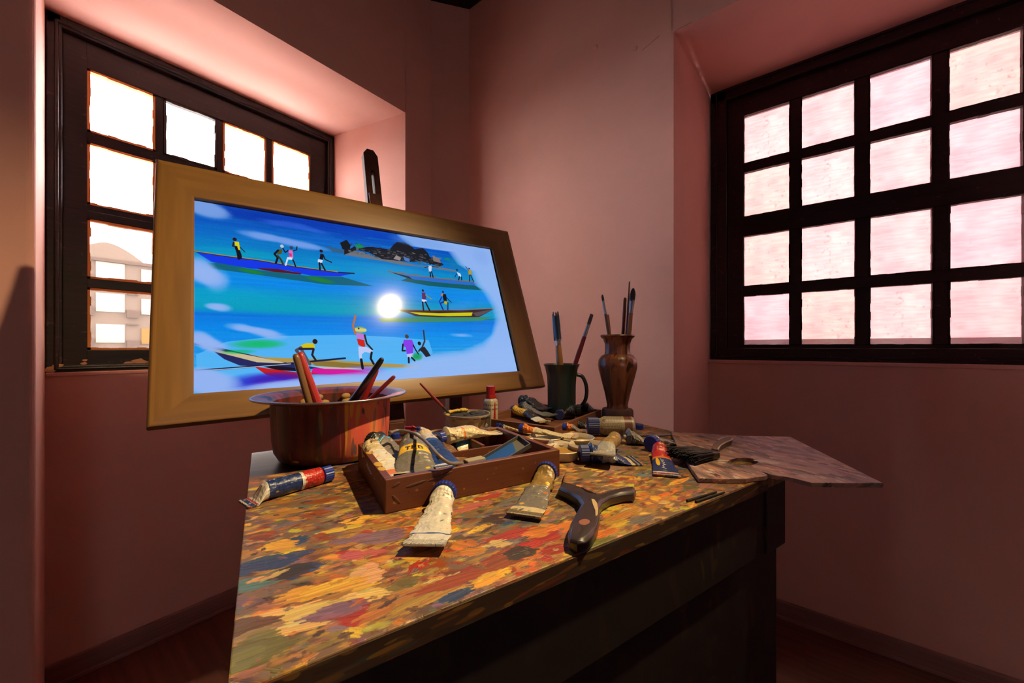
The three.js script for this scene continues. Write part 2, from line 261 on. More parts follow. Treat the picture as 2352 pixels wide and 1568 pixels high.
  // the larger blobs, each where it lies on the table
  const at = (px, py, len, wid, ang, name, n = 3) => { const [u, v] = deskPx(px, py); len *= 0.8; wid *= 0.78; n += 1; for (let k = 0; k < n; k++) dab(sx(u) + (rnd() - 0.5) * len * 1.5, sy(v) + (rnd() - 0.5) * wid * 1.5, len * (0.5 + 0.7 * rnd()), wid * (0.5 + 0.7 * rnd()), ang + (rnd() - 0.5) * 0.3, P[name].map((q) => min(255, q * (0.9 + 0.2 * rnd()))), 0.93); };
  at(640, 1180, 50, 18, 0.2, 'ochre'); at(840, 1190, 46, 16, 0.2, 'yellow'); at(780, 1215, 60, 12, 0.2, 'yellow'); at(720, 1180, 40, 14, 0.1, 'rust'); at(660, 1205, 34, 10, 0, 'mauve');
  at(690, 1238, 22, 20, 0, 'blue', 2); at(735, 1232, 26, 22, 0.3, 'rust', 2); at(655, 1250, 36, 22, 0.2, 'yellow'); at(665, 1268, 34, 14, 0.2, 'yellow'); at(600, 1232, 26, 14, 0.2, 'rust', 2);
  at(640, 1288, 52, 26, 0.1, 'blue', 4); at(610, 1335, 60, 26, 0.1, 'teal', 4); at(690, 1310, 28, 20, 0.2, 'blue'); at(660, 1310, 40, 22, 0.2, 'dark', 3); at(555, 1275, 30, 14, 0.2, 'ochre'); at(560, 1310, 30, 14, 0.2, 'blue', 2); at(600, 1330, 42, 8, -0.3, 'cream', 2);
  at(825, 1275, 44, 22, 0.2, 'pink', 4); at(880, 1232, 60, 30, 0.2, 'mauve', 5); at(800, 1240, 50, 18, 0, 'mauve', 3); at(820, 1330, 40, 30, 0.2, 'cream', 4); at(745, 1350, 60, 26, 0.1, 'yellow', 5); at(760, 1380, 64, 20, 0.1, 'yellow', 4); at(690, 1395, 60, 18, 0, 'ochre', 3); at(830, 1365, 40, 20, 0.3, 'cream', 3);
  at(640, 1425, 90, 26, 0.1, 'cream', 5); at(610, 1450, 60, 22, 0.1, 'tan', 4); at(700, 1425, 60, 16, 0.1, 'cream', 3); at(790, 1410, 40, 26, 0.4, 'red', 3); at(760, 1405, 50, 18, 0.2, 'mauve', 3); at(580, 1500, 70, 30, 0.1, 'olive', 4); at(560, 1430, 60, 22, 0.1, 'brown', 4);
  at(930, 1340, 26, 22, 0.2, 'olive', 3); at(985, 1350, 50, 18, -0.3, 'cream', 3); at(900, 1385, 80, 18, -0.1, 'ochre', 4); at(960, 1385, 70, 12, -0.1, 'ochre', 3); at(1040, 1365, 30, 14, 0, 'blue', 3); at(1075, 1320, 74, 16, 0.1, 'rust', 5); at(1150, 1285, 50, 22, 0, 'rust', 4); at(1130, 1325, 44, 12, -0.1, 'yellow', 4); at(960, 1300, 26, 8, -0.7, 'red', 3);
  at(960, 1240, 40, 18, 0.1, 'grey', 3); at(1065, 1245, 26, 20, 0.9, 'orange', 4); at(1095, 1263, 34, 16, 0.2, 'orange', 3); at(1100, 1215, 34, 12, 0, 'yellow', 3); at(1170, 1232, 70, 16, 0.05, 'red', 6); at(1230, 1240, 60, 18, 0, 'red', 5); at(1235, 1220, 40, 20, 0.2, 'orange', 4); at(1290, 1210, 34, 20, 0, 'orange', 4); at(1245, 1262, 34, 14, 0.1, 'orange', 3); at(1290, 1255, 40, 14, 0, 'red', 3); at(1200, 1265, 40, 18, 0.1, 'dark', 3); at(1150, 1250, 30, 20, 0.2, 'cream', 2);
  at(1090, 1160, 60, 16, 0, 'pink', 3); at(1120, 1140, 40, 14, 0, 'red', 2); at(1180, 1150, 60, 20, 0, 'grey', 4); at(1150, 1190, 40, 22, 0, 'dark', 3); at(1405, 1165, 50, 16, 0.1, 'yellow', 5); at(1430, 1185, 60, 14, 0, 'ochre', 5); at(1440, 1200, 56, 10, 0, 'yellow', 3); at(1395, 1225, 44, 18, 0, 'orange', 4); at(1505, 1143, 18, 14, 0.9, 'yellow', 4); at(1492, 1155, 14, 8, 0.9, 'yellow', 3); at(1475, 1192, 44, 16, 0, 'grey', 4); at(1380, 1250, 50, 14, 0, 'olive', 3);
  at(1545, 1128, 50, 12, 0, 'orange', 4); at(1595, 1128, 26, 14, 0, 'pink', 3); at(1560, 1105, 60, 12, 0, 'yellow', 3); at(1620, 1115, 60, 16, 0, 'rose', 3); at(1400, 1075, 60, 22, 0, 'rose', 5); at(1480, 1085, 44, 16, 0, 'teal', 2); at(1330, 1085, 40, 16, 0, 'olive', 3); at(1540, 1070, 60, 16, 0, 'rose', 4); at(1340, 1060, 60, 16, 0, 'rust', 3); at(1460, 1065, 60, 14, 0, 'pink', 3);
    at(640, 1100, 50, 10, 0.1, 'rose', 3); at(700, 1090, 40, 10, 0.1, 'pink', 3); at(600, 1120, 40, 12, 0.1, 'yellow', 2); at(740, 1150, 50, 12, 0.1, 'rust', 3); at(840, 1215, 50, 10, 0.1, 'ochre', 3);
  smear(1, 0.15);
  for (let i = 0; i < 1000; i++) { const u = rnd() * TM, v = rnd() * TD, list = rnd() > 0.5 ? near : ['brown', 'tan', 'mauve', 'grey', 'ochre']; dab(sx(u), sy(v), (4 + 16 * rnd() * rnd()), 1.5 + 3.5 * rnd(), (rnd() - 0.5) * 1.4 + 0.2, P[list[rnd() * list.length | 0]].map((k) => k * (0.75 + 0.3 * rnd())), 0.7); }
  c.fillStyle = 'rgba(72,52,40,0.15)'; c.fillRect(0, 0, TW, TH);
});
const tpMap = tex(tablePaint, true, 1 / TM, 1 / TD), tpBump = tex(tableBump, false, 1 / TM, 1 / TD);
M.paintTop = std({ map: tpMap, roughness: 0.5, bumpMap: tpBump, bumpScale: 0.0014 });
const darkWood = woodTex([74, 50, 42], [26, 16, 13], 11); darkWood.repeat.set(1.6, 3.2);
M.darkWood = std({ map: darkWood, roughness: 0.42, bumpMap: darkWood, bumpScale: 0.0006 });
function smearTex(seed, base, cols, n, vertical) {
  return tex(canvas(512, 512, (c) => {
    const r = rng(seed); c.fillStyle = css(base); c.fillRect(0, 0, 512, 512);
    for (let i = 0; i < n; i++) { const col = cols[r() * cols.length | 0]; c.save(); c.translate(r() * 512, r() * 512); c.rotate((r() - 0.5) * 0.7 + (vertical ? PI / 2 : 0)); c.fillStyle = css(col, 0.35 + 0.5 * r()); c.beginPath(); c.ellipse(0, 0, 6 + 34 * r() * r(), 2 + 8 * r(), 0, 0, 2 * PI); c.fill(); c.restore(); }
  }));
}
const stripTex = smearTex(3, [62, 40, 24], [[120, 74, 24], [80, 74, 40], [112, 44, 26], [60, 60, 52], [136, 96, 36], [50, 34, 24]], 500, false); stripTex.repeat.set(3, 8);
M.strip = std({ map: stripTex, roughness: 0.55 });
const bodyTex = smearTex(7, [30, 18, 14], [[24, 15, 12], [38, 24, 17], [52, 34, 20], [34, 30, 32], [26, 17, 14], [70, 50, 26]], 420, true); bodyTex.repeat.set(2.2, 2.2);
M.deskBody = std({ map: bodyTex, roughness: 0.6 });
{
  const d = thing('desk', 'dark wooden work table with a paint-splattered top', 'table');
  d.position.copy(DESK_AT); d.rotation.y = DESK_TURN;
  const g = slabOf([[0, 0], [0.72, 0], [0.765, -0.385], [0.2, -0.378], [0, -0.392]], TOP - 0.0165, TOP, 0.001);
  // texture by place on the board, also on its edges
  { const p = g.attributes.position, uv = g.attributes.uv; for (let i = 0; i < p.count; i++) uv.setXY(i, p.getX(i), -p.getZ(i)); }
  tag(obj('painted_board', g, M.paintTop, d), 'board thick with dried paint');
  obj('rear_plank', metreUV(slabOf([[0.0, -0.38], [0.765, -0.376], [0.79, -0.552], [0.0, -0.552]], REAR - 0.018, REAR, 0.001)), M.darkWood, d);
  obj('rear_paint', (() => { const q = slabOf([[0.3, -0.372], [0.7655, -0.38], [0.7885, -0.55], [0.3, -0.55]], REAR - 0.004, REAR + 0.0006, 0.0004); const p = q.attributes.position, uv = q.attributes.uv; for (let i = 0; i < p.count; i++) uv.setXY(i, p.getX(i), -p.getZ(i) - 0.22); return q; })(), M.paintTop, d);
  obj('edge_strip', metreUV(box(0, 0.6, TOP - 0.018, TOP - 0.0015, -0.002, 0.0012)), M.strip, d);
  obj('drawer_front', metreUV(box(0.012, 0.664, 0.688, TOP - 0.0168, -0.02, -0.006, 0.002)), M.deskBody, d);
  obj('corner_post', metreUV(box(0.606, 0.666, 0.688, TOP - 0.0168, -0.055, -0.0025, 0.002)), M.deskBody, d);
  obj('apron_side', metreUV(box(0.646, 0.664, 0.69, TOP - 0.018, -0.5, -0.03, 0.002)), M.deskBody, d);
  obj('apron_side', metreUV(box(0.012, 0.03, 0.69, TOP - 0.018, -0.5, -0.03, 0.002)), M.deskBody, d);
  obj('front_panel', metreUV(box(0.03, 0.6605, 0.04, 0.688, -0.03, -0.012, 0.002)), M.deskBody, d);
  obj('side_panel', metreUV(box(0.641, 0.66, 0.0, 0.69, -0.5, -0.031, 0.002)), M.deskBody, d);
  obj('side_panel', metreUV(box(0.03, 0.049, 0.0, 0.69, -0.5, -0.031, 0.002)), M.deskBody, d);
  obj('back_panel', metreUV(box(0.049, 0.641, 0.04, TOP - 0.02, -0.5, -0.485, 0.002)), M.deskBody, d);
}

// ---------------------------------------------------------------- screen in a wooden picture frame: local x right, y up its face, z out of its face
const SC = 0.725, cam2w = (x, y, z) => { const d = -z; return V(x * cos(YAW) - d * sin(YAW), y, -(x * sin(YAW) + d * cos(YAW))).multiplyScalar(SC).add(EYE); };
const sTL = cam2w(-0.8471, 0.4195, -1), sTR = cam2w(-0.0656, 0.4358, -1.5865), sBR = cam2w(0.0567, -0.08, -1.4503), sBL = cam2w(-0.7248, -0.0963, -0.8638);
const oTL = cam2w(-0.9517, 0.5046, -1), oTR = cam2w(-0.0176, 0.5266, -1.7032), oBR = cam2w(0.1406, -0.1564, -1.529), oBL = cam2w(-0.7935, -0.1784, -0.8258);
const sX = sTR.clone().sub(sTL).add(sBR).sub(sBL).normalize(), sN0 = sX.clone().cross(sTL.clone().sub(sBL).add(sTR).sub(sBR)).normalize(), sY = sN0.clone().cross(sX).normalize();
const sMid = oTL.clone().add(oTR).add(oBR).add(oBL).multiplyScalar(0.25);
const FW = 0.846, FH = 0.524, SW = 0.708, SH = 0.3975, screenTurn = new THREE.Quaternion().setFromRotationMatrix(new THREE.Matrix4().makeBasis(sX, sY, sN0));
const screenMid = sTL.clone().add(sTR).add(sBR).add(sBL).multiplyScalar(0.25);
const inFrame = (p) => { const d = p.clone().sub(sMid); return [d.dot(sX), d.dot(sY), d.dot(sN0)]; };
const [smx, smy] = inFrame(screenMid);
// a pixel of the photograph on the face of the screen, as a place on the picture shown there
const PW = 1792, PH = 1008;
function S(px, py) { const r = ray(px, py), t = screenMid.clone().sub(EYE).dot(sN0) / r.dot(sN0), p = r.multiplyScalar(t).add(EYE).sub(screenMid); return [(p.dot(sX) / SW + 0.5) * PW, (0.5 - p.dot(sY) / SH) * PH]; }
const picture = canvas(PW, PH, (c) => {
  const rnd = rng(88), q5 = (x, y) => [x / 4.48 + 330, y / 4.48 + 330], q6 = (x, y) => [x / 4.48 + 800, y / 4.48 + 450], q7 = (x, y) => [x / 4.48 + 330, y / 4.48 + 660], q8 = (x, y) => [x / 4.238 + 760, y / 4.238 + 640];
  const path = (pts, q) => { c.beginPath(); pts.forEach(([x, y], i) => { const [a, b] = S(...(q ? q(x, y) : [x, y])); i ? c.lineTo(a, b) : c.moveTo(a, b); }); };
  const poly = (pts, col, q) => { path(pts, q); c.closePath(); c.fillStyle = col; c.fill(); };
  const line = (pts, col, w, q) => { path(pts, q); c.strokeStyle = col; c.lineWidth = w; c.lineCap = 'round'; c.lineJoin = 'round'; c.stroke(); };
  const soft = (px, py, rx, ry, col, a = 1, q, ang = 0) => { const [x, y] = S(...(q ? q(px, py) : [px, py])); c.save(); c.translate(x, y); c.rotate(ang); c.scale(rx, ry); const g = c.createRadialGradient(0, 0, 0, 0, 0, 1); g.addColorStop(0, css(col, a)); g.addColorStop(0.55, css(col, a * 0.75)); g.addColorStop(1, css(col, 0)); c.fillStyle = g; c.beginPath(); c.arc(0, 0, 1, 0, 2 * PI); c.fill(); c.restore(); };
  // ground: bands of blue and turquoise
  const bands = [[0, [20, 80, 190]], [0.05, [0, 66, 180]], [0.13, [2, 96, 198]], [0.22, [0, 120, 200]], [0.3, [0, 150, 205]], [0.36, [0, 140, 225]], [0.44, [0, 140, 240]], [0.5, [0, 150, 205]], [0.58, [0, 160, 200]], [0.62, [0, 120, 225]], [0.7, [0, 140, 240]], [0.78, [20, 150, 240]], [0.86, [60, 175, 245]], [1, [70, 170, 245]]];
  const g = c.createLinearGradient(0, 0, 0, PH); bands.forEach(([t, k]) => g.addColorStop(t, css(k))); c.fillStyle = g; c.fillRect(0, 0, PW, PH);
  for (let i = 0; i < 900; i++) { const x = rnd() * PW, y = rnd() * PH, l = 40 + 260 * rnd(), k = [[0, 90, 215], [20, 165, 235], [0, 150, 190], [40, 130, 240], [0, 110, 200]][rnd() * 5 | 0]; c.strokeStyle = css(k, 0.12); c.lineWidth = 2 + 12 * rnd(); c.beginPath(); c.moveTo(x - l, y); c.quadraticCurveTo(x, y + (rnd() - 0.5) * 24, x + l, y + (rnd() - 0.5) * 16); c.stroke(); }
  soft(600, 470, 340, 60, [0, 52, 170], 0.9); soft(760, 495, 320, 60, [0, 56, 178], 0.9); soft(880, 520, 200, 40, [0, 60, 190], 0.8);
  soft(520, 660, 330, 50, [0, 170, 205], 0.7); soft(700, 690, 520, 60, [0, 160, 190], 0.75); soft(560, 560, 240, 40, [0, 170, 190], 0.55); soft(900, 600, 300, 40, [0, 150, 215], 0.6);
  for (let i = 0; i < 9000; i++) { const x = rnd() * PW, y = rnd() * PH; c.fillStyle = rnd() > 0.5 ? 'rgba(150,215,255,0.28)' : 'rgba(0,40,110,0.2)'; c.fillRect(x, y, 2.4, 1.4); }
  poly([[447, 800], [520, 770], [650, 757], [820, 756], [830, 757], [920, 762], [1000, 770], [1010, 800], [940, 845], [700, 870], [450, 890]], 'rgba(90,185,250,0.85)');
  // island of dark rocks and its beach
  poly([[1900, 960], [2080, 1000], [2240, 1010], [2240, 1060], [1990, 1030]], 'rgba(70,90,110,0.7)', q5);
  poly([[0, 470], [180, 490], [380, 560], [560, 590], [760, 640], [1000, 660], [1180, 700], [1170, 715], [900, 665], [640, 640], [400, 590], [0, 520]], 'rgb(110,116,128)', q6);
  poly([[0, 520], [0, 370], [30, 365], [65, 420], [60, 460], [110, 430], [135, 455], [240, 440], [300, 440], [480, 470], [520, 420], [560, 390], [640, 400], [700, 430], [740, 470], [830, 460], [880, 510], [905, 560], [960, 560], [1050, 640], [1000, 655], [820, 600], [700, 605], [560, 590], [400, 570], [250, 495], [130, 470]], 'rgb(26,28,40)', q6);
  for (let i = 0; i < 260; i++) { const u = rnd(), x = 20 + 1000 * u, y = 420 + 190 * u * 0.9 + (rnd() - 0.35) * 110; const k = [[128, 120, 120], [96, 92, 100], [70, 92, 70], [20, 22, 30], [150, 140, 136], [60, 66, 80]][rnd() * 6 | 0]; const w = 0.3 + 0.6 * rnd(); poly([[x, y], [x + (20 + 30 * rnd()) * w, y + 8 * rnd()], [x + (30 + 20 * rnd()) * w, y + 20 * w], [x + 5, y + (14 * rnd() + 8) * w]], css(k, 0.45), q6); }
  poly([[550, 530], [600, 560], [590, 590], [520, 570]], 'rgb(150,140,140)', q6); poly([[620, 545], [690, 570], [690, 605], [640, 590]], 'rgb(80,120,190)', q6); poly([[930, 540], [1000, 570], [1020, 620], [940, 600]], 'rgb(130,118,120)', q6);
  soft(160, 430, 30, 22, [20, 150, 60], 0.9, q6); soft(1085, 580, 30, 16, [20, 150, 70], 0.8, q6);
  poly([[2060, 930], [2130, 900], [2175, 960], [2160, 1000], [2090, 1000]], 'rgb(18,24,34)', q5);
  soft(1150, 500, 150, 34, [10, 80, 190], 0.7, q6, 0.2); soft(1180, 620, 90, 60, [0, 130, 170], 0.6, q6);
  // far boat, upper right
  poly([[600, 800], [680, 770], [900, 790], [1350, 850], [1480, 915], [1300, 900], [900, 860]], 'rgb(10,92,104)', q6);
  poly([[465, 700], [560, 725], [760, 760], [960, 775], [1200, 800], [1400, 828], [1440, 862], [1300, 855], [1000, 825], [740, 790], [640, 760]], 'rgb(40,110,205)', q6);
  poly([[465, 700], [690, 760], [720, 790], [640, 765]], 'rgb(24,40,70)', q6); line([[468, 703], [700, 740], [1000, 780], [1390, 826]], 'rgb(150,100,60)', 7, q6);
  // blue boat, upper left
  poly([[640, 1130], [780, 1125], [1100, 1195], [1700, 1275], [2080, 1290], [2420, 1395], [1900, 1370], [1100, 1245], [700, 1190]], 'rgb(12,100,124)', q5); soft(1120, 1222, 70, 16, [30, 140, 30], 0.8, q5, 0.15); soft(1850, 1320, 90, 18, [30, 140, 30], 0.8, q5, 0.15);
  poly([[505, 995], [830, 1050], [1200, 1100], [1600, 1175], [2050, 1240], [2215, 1255], [2060, 1285], [1760, 1275], [1500, 1215], [1100, 1190], [780, 1130], [690, 1115]], 'rgb(14,56,232)', q5);
  poly([[1180, 1185], [1400, 1200], [1660, 1250], [1640, 1262], [1350, 1228], [1200, 1200]], 'rgb(92,18,34)', q5);
  line([[508, 998], [830, 1052], [1200, 1104], [1600, 1178], [2050, 1243], [2210, 1256]], 'rgb(26,30,50)', 8, q5); line([[508, 996], [830, 1048], [1200, 1100], [1600, 1174], [2040, 1238]], 'rgb(176,140,60)', 5, q5);
  // yellow boat, right
  poly([[540, 1245], [900, 1240], [1250, 1225], [1560, 1215], [1610, 1220], [1300, 1240], [900, 1245]], 'rgb(20,120,130)', q6); poly([[360, 1200], [800, 1185], [1560, 1195], [1450, 1235], [900, 1245], [400, 1240]], 'rgb(60,140,110)', q6);
  poly([[540, 1105], [900, 1120], [1300, 1118], [1590, 1105], [1470, 1170], [1420, 1195], [1000, 1192], [760, 1180], [660, 1140]], 'rgb(62,40,48)', q6);
  poly([[690, 1135], [1000, 1150], [1355, 1145], [1345, 1180], [1100, 1182], [800, 1165]], 'rgb(214,204,20)', q6); line([[540, 1104], [900, 1117], [1300, 1115], [1580, 1106]], 'rgb(150,110,80)', 5, q6); poly([[1355, 1150], [1470, 1130], [1580, 1108], [1470, 1165], [1400, 1190]], 'rgb(90,78,86)', q6);
  // near boat, lower left, with a long pole
  poly([[520, 505], [900, 590], [1250, 660], [1900, 690], [2300, 720], [2900, 760], [2900, 790], [2000, 760], [1400, 720], [1100, 660], [720, 590]], 'rgb(180,150,80)', q7);
  line([[520, 508], [760, 565], [1080, 640], [1400, 720]], 'rgb(14,18,40)', 12, q7);
  poly([[715, 595], [900, 620], [1150, 680], [1500, 720], [1900, 790], [1500, 790], [1250, 760], [1000, 750], [830, 680]], 'rgb(36,40,96)', q7); poly([[715, 595], [900, 600], [1150, 650], [1450, 715], [1500, 730], [1180, 715], [950, 655]], 'rgb(206,190,150)', q7);
  poly([[1200, 750], [1450, 760], [1650, 790], [1770, 800], [1700, 820], [1400, 800]], 'rgb(20,14,34)', q7);
  poly([[1150, 760], [1350, 790], [1600, 825], [2000, 830], [2000, 850], [1700, 850], [1600, 900], [1400, 880], [1280, 850]], 'rgb(205,28,34)', q7);
  poly([[1780, 780], [2100, 790], [2400, 830], [2350, 850], [1900, 850], [1760, 830]], 'rgb(214,20,150)', q7); soft(2200, 830, 200, 40, [214, 30, 170], 0.7, q7);
  poly([[1760, 760], [2000, 770], [2300, 790], [2300, 800], [1900, 790]], 'rgb(190,190,190)', q7); poly([[1750, 700], [2000, 715], [2300, 745], [2500, 760], [2100, 780], [1800, 755]], 'rgb(140,116,54)', q7);
  line([[520, 802], [1000, 770], [1540, 730], [2120, 678]], 'rgb(20,30,64)', 10, q7); line([[520, 806], [1000, 775], [1540, 735]], 'rgba(220,230,255,0.8)', 4, q7);
  soft(1250, 940, 190, 60, [36, 30, 200], 0.95, q7); soft(1450, 900, 160, 44, [70, 20, 170], 0.8, q7); soft(1200, 520, 130, 28, [0, 190, 70], 0.8, q7); soft(980, 600, 80, 14, [0, 190, 90], 0.7, q7); soft(2000, 940, 120, 36, [40, 60, 215], 0.9, q7);
  // soft pale clouds and the pale edge of the picture
  const pale = [150, 182, 246];
  const wisp = (pts, q, rx, ry, a = 0.85, col = pale) => { for (let i = 0; i + 1 < pts.length; i++) for (let k = 0; k < 9; k++) { const t = k / 9; soft(mix(pts[i][0], pts[i + 1][0], t), mix(pts[i][1], pts[i + 1][1], t), rx * (0.7 + 0.6 * rnd()), ry * (0.7 + 0.6 * rnd()), col, a * 0.5, q, 0.12); } };
  wisp([[490, 470], [620, 540], [720, 590]], q5, 80, 50, 0.9, [120, 160, 230]); wisp([[1120, 830], [1350, 870], [1600, 935], [1860, 985]], q5, 70, 26, 0.8, [120, 160, 236]); wisp([[520, 1160], [620, 1250], [780, 1330]], q5, 60, 60, 0.8); wisp([[1300, 700], [1600, 740], [1900, 830]], q5, 60, 22, 0.5, [50, 100, 220]);
  wisp([[520, 430], [640, 500], [760, 560]], q7, 50, 34, 0.9); wisp([[700, 110], [830, 130]], q7, 44, 24, 0.8); wisp([[950, 330], [1200, 380], [1400, 440]], q7, 60, 26, 0.8); wisp([[520, 860], [620, 930], [860, 960]], q7, 90, 60, 1); wisp([[1300, 1010], [1700, 960], [2240, 900]], q7, 110, 40, 0.8);
  const edge = [[930, 522], [962, 548], [1010, 556], [1050, 562], [1072, 592], [1100, 610], [1113, 640], [1133, 660], [1152, 692], [1160, 722], [1152, 758], [1130, 782], [1085, 800], [1020, 806], [985, 812], [945, 838], [880, 846], [800, 854], [720, 862], [640, 872], [560, 884], [440, 900]];
  for (let pass = 0; pass < 6; pass++) { c.globalAlpha = 0.34; const o = (5 - pass) * 3.5; poly([...edge.map(([x, y], i) => [x + (i < 10 ? o : i > 13 ? 0 : o * 0.6) - 6, y + (i > 10 ? o - 6 : 0)]), [440, 1000], [1300, 1000], [1300, 480], [940, 480]], css([158, 190, 250])); c.globalAlpha = 1; }
  soft(985, 540, 260, 50, [120, 165, 235], 0.7); soft(1120, 575, 90, 90, [130, 172, 240], 0.6);
  wisp([[1180, 1385], [1320, 1385]], q6, 60, 14, 0.5); wisp([[1120, 1100], [1400, 1040]], q6, 110, 26, 0.3, [90, 150, 245]);
  // people in the boats
  const head = (x, y, r, col, q) => { const [a, b] = S(...q(x, y)); c.fillStyle = col; c.beginPath(); c.ellipse(a, b, r, r * 1.15, 0, 0, 2 * PI); c.fill(); };
  const skin = 'rgb(34,24,30)', ink = 'rgb(16,16,30)';
  poly([[935, 900], [985, 905], [1000, 990], [985, 1000], [950, 960]], 'rgb(222,206,20)', q5); head(940, 878, 9, skin, q5); line([[930, 910], [920, 950], [960, 955]], skin, 7, q5); line([[955, 965], [975, 1020], [985, 1085]], ink, 12, q5); line([[985, 1000], [1000, 1040], [1005, 1080]], ink, 10, q5); line([[1000, 965], [1050, 1015]], ink, 4, q5);
  poly([[1410, 990], [1450, 990], [1440, 1040], [1390, 1050]], 'rgb(84,84,30)', q5); head(1445, 958, 9, 'rgb(190,200,220)', q5); line([[1405, 1000], [1365, 1040], [1400, 1080], [1380, 1135]], ink, 10, q5); line([[1400, 1060], [1435, 1100], [1455, 1145]], 'rgb(54,54,36)', 10, q5); line([[1455, 980], [1480, 1025], [1510, 1005]], ink, 6, q5);
  poly([[1515, 1000], [1560, 1005], [1565, 1080], [1525, 1080]], 'rgb(226,110,190)', q5); poly([[1520, 1030], [1550, 1040], [1550, 1070], [1525, 1065]], 'rgb(226,40,120)', q5); head(1545, 975, 9, 'rgb(60,60,100)', q5); line([[1565, 1010], [1600, 1000], [1605, 965]], ink, 5, q5); line([[1510, 1080], [1500, 1110], [1485, 1160]], 'rgb(215,225,250)', 8, q5); line([[1550, 1085], [1575, 1130], [1590, 1175]], ink, 7, q5); poly([[1510, 1075], [1560, 1080], [1555, 1105], [1510, 1100]], 'rgb(225,230,255)', q5);
  poly([[1855, 1040], [1890, 1060], [1880, 1110], [1845, 1100]], ink, q5); head(1862, 1015, 9, skin, q5); line([[1880, 1050], [1905, 1105], [1970, 1135]], skin, 7, q5); poly([[1830, 1100], [1880, 1110], [1870, 1150], [1825, 1130]], 'rgb(215,220,250)', q5); line([[1845, 1140], [1850, 1215]], ink, 9, q5); line([[1865, 1145], [1905, 1220]], skin, 9, q5);
  poly([[885, 645], [925, 648], [920, 710], [895, 712]], 'rgb(200,215,245)', q6); head(905, 625, 7, skin, q6); line([[890, 655], [850, 668]], skin, 5, q6); line([[925, 655], [990, 665]], skin, 5, q6); line([[905, 710], [912, 765]], ink, 8, q6); line([[922, 710], [938, 768]], ink, 8, q6);
  poly([[1185, 715], [1225, 735], [1235, 770], [1205, 760]], 'rgb(205,220,248)', q6); head(1188, 695, 7, skin, q6); line([[1185, 735], [1165, 770]], skin, 5, q6); line([[1215, 765], [1205, 800]], ink, 8, q6); line([[1235, 770], [1238, 800]], ink, 8, q6);
  poly([[1305, 695], [1335, 700], [1338, 750], [1310, 745]], 'rgb(196,150,20)', q6); head(1315, 683, 6, skin, q6); line([[1310, 700], [1278, 660]], skin, 5, q6); line([[1322, 750], [1318, 815]], ink, 7, q6); line([[1332, 750], [1362, 820]], ink, 7, q6);
  poly([[820, 930], [855, 930], [870, 1000], [825, 1000]], 'rgb(90,40,100)', q6); head(832, 908, 8, skin, q6); line([[860, 955], [925, 1000]], 'rgb(150,150,40)', 6, q6); poly([[820, 1000], [872, 1010], [868, 1030], [822, 1025]], 'rgb(220,220,250)', q6); line([[830, 1030], [840, 1115]], ink, 10, q6); line([[860, 1030], [905, 1120]], ink, 10, q6);
  poly([[1035, 945], [1075, 950], [1085, 1025], [1050, 1020]], ink, q6); poly([[1022, 945], [1045, 940], [1045, 965], [1025, 965]], 'rgb(214,120,80)', q6); head(1043, 925, 8, 'rgb(40,50,90)', q6); line([[1030, 980], [1005, 1030]], 'rgb(20,50,170)', 8, q6); line([[1075, 980], [1130, 1035]], skin, 6, q6); soft(1075, 1040, 22, 18, [222, 180, 20], 1, q6); line([[1050, 1030], [1015, 1045], [1045, 1110]], 'rgb(20,40,150)', 10, q6); line([[1095, 1040], [1095, 1130]], 'rgb(30,60,110)', 10, q6);
  poly([[285, 470], [340, 480], [380, 490], [375, 540], [310, 530]], 'rgb(190,120,220)', q8); poly([[300, 530], [375, 545], [385, 600], [380, 620], [350, 610], [315, 590]], 'rgb(212,24,24)', q8); soft(333, 442, 40, 26, [200, 190, 70], 1, q8); line([[290, 440], [380, 445]], 'rgb(216,206,120)', 20, q8); head(318, 428, 5, 'rgb(60,60,40)', q8); line([[285, 480], [262, 400], [285, 300]], 'rgb(190,110,60)', 11, q8); line([[378, 495], [400, 580], [455, 640]], skin, 10, q8);
  poly([[315, 610], [400, 615], [460, 650], [460, 680], [380, 665], [350, 690], [355, 745], [330, 745], [320, 690]], 'rgb(190,205,250)', q8); line([[345, 740], [360, 830]], ink, 14, q8); line([[450, 670], [440, 730], [470, 785]], ink, 12, q8);
  poly([[770, 545], [850, 545], [870, 590], [862, 680], [800, 690], [790, 620], [755, 610]], 'rgb(136,60,236)', q8); head(800, 512, 12, 'rgb(70,60,60)', q8); line([[762, 590], [756, 655], [785, 655]], ink, 9, q8); line([[865, 600], [890, 650], [918, 690]], ink, 8, q8); poly([[800, 690], [868, 680], [860, 730], [810, 730]], 'rgb(190,200,250)', q8); line([[820, 725], [822, 775]], ink, 11, q8); line([[850, 725], [880, 755]], ink, 11, q8);
  head(925, 583, 11, ink, q8); line([[966, 455], [978, 560], [955, 620], [920, 660]], 'rgb(60,50,56)', 10, q8); poly([[920, 640], [975, 615], [1010, 660], [1040, 710], [990, 720], [960, 680]], 'rgb(34,34,44)', q8); soft(905, 715, 40, 30, [0, 150, 40], 0.8, q8);
  poly([[1620, 1000], [1780, 1000]], ink, q7); poly([[1635, 545], [1700, 515], [1780, 515], [1800, 545], [1790, 575], [1660, 572]], 'rgb(212,196,24)', q7); head(1800, 497, 12, skin, q7); line([[1650, 560], [1600, 590], [1640, 640], [1650, 700]], 'rgb(80,70,80)', 14, q7); line([[1660, 590], [1700, 660], [1745, 740]], 'rgb(90,84,92)', 14, q7); line([[1785, 580], [1770, 640], [1810, 700]], skin, 10, q7); line([[1640, 575], [1780, 575]], 'rgb(40,24,50)', 12, q7);
});
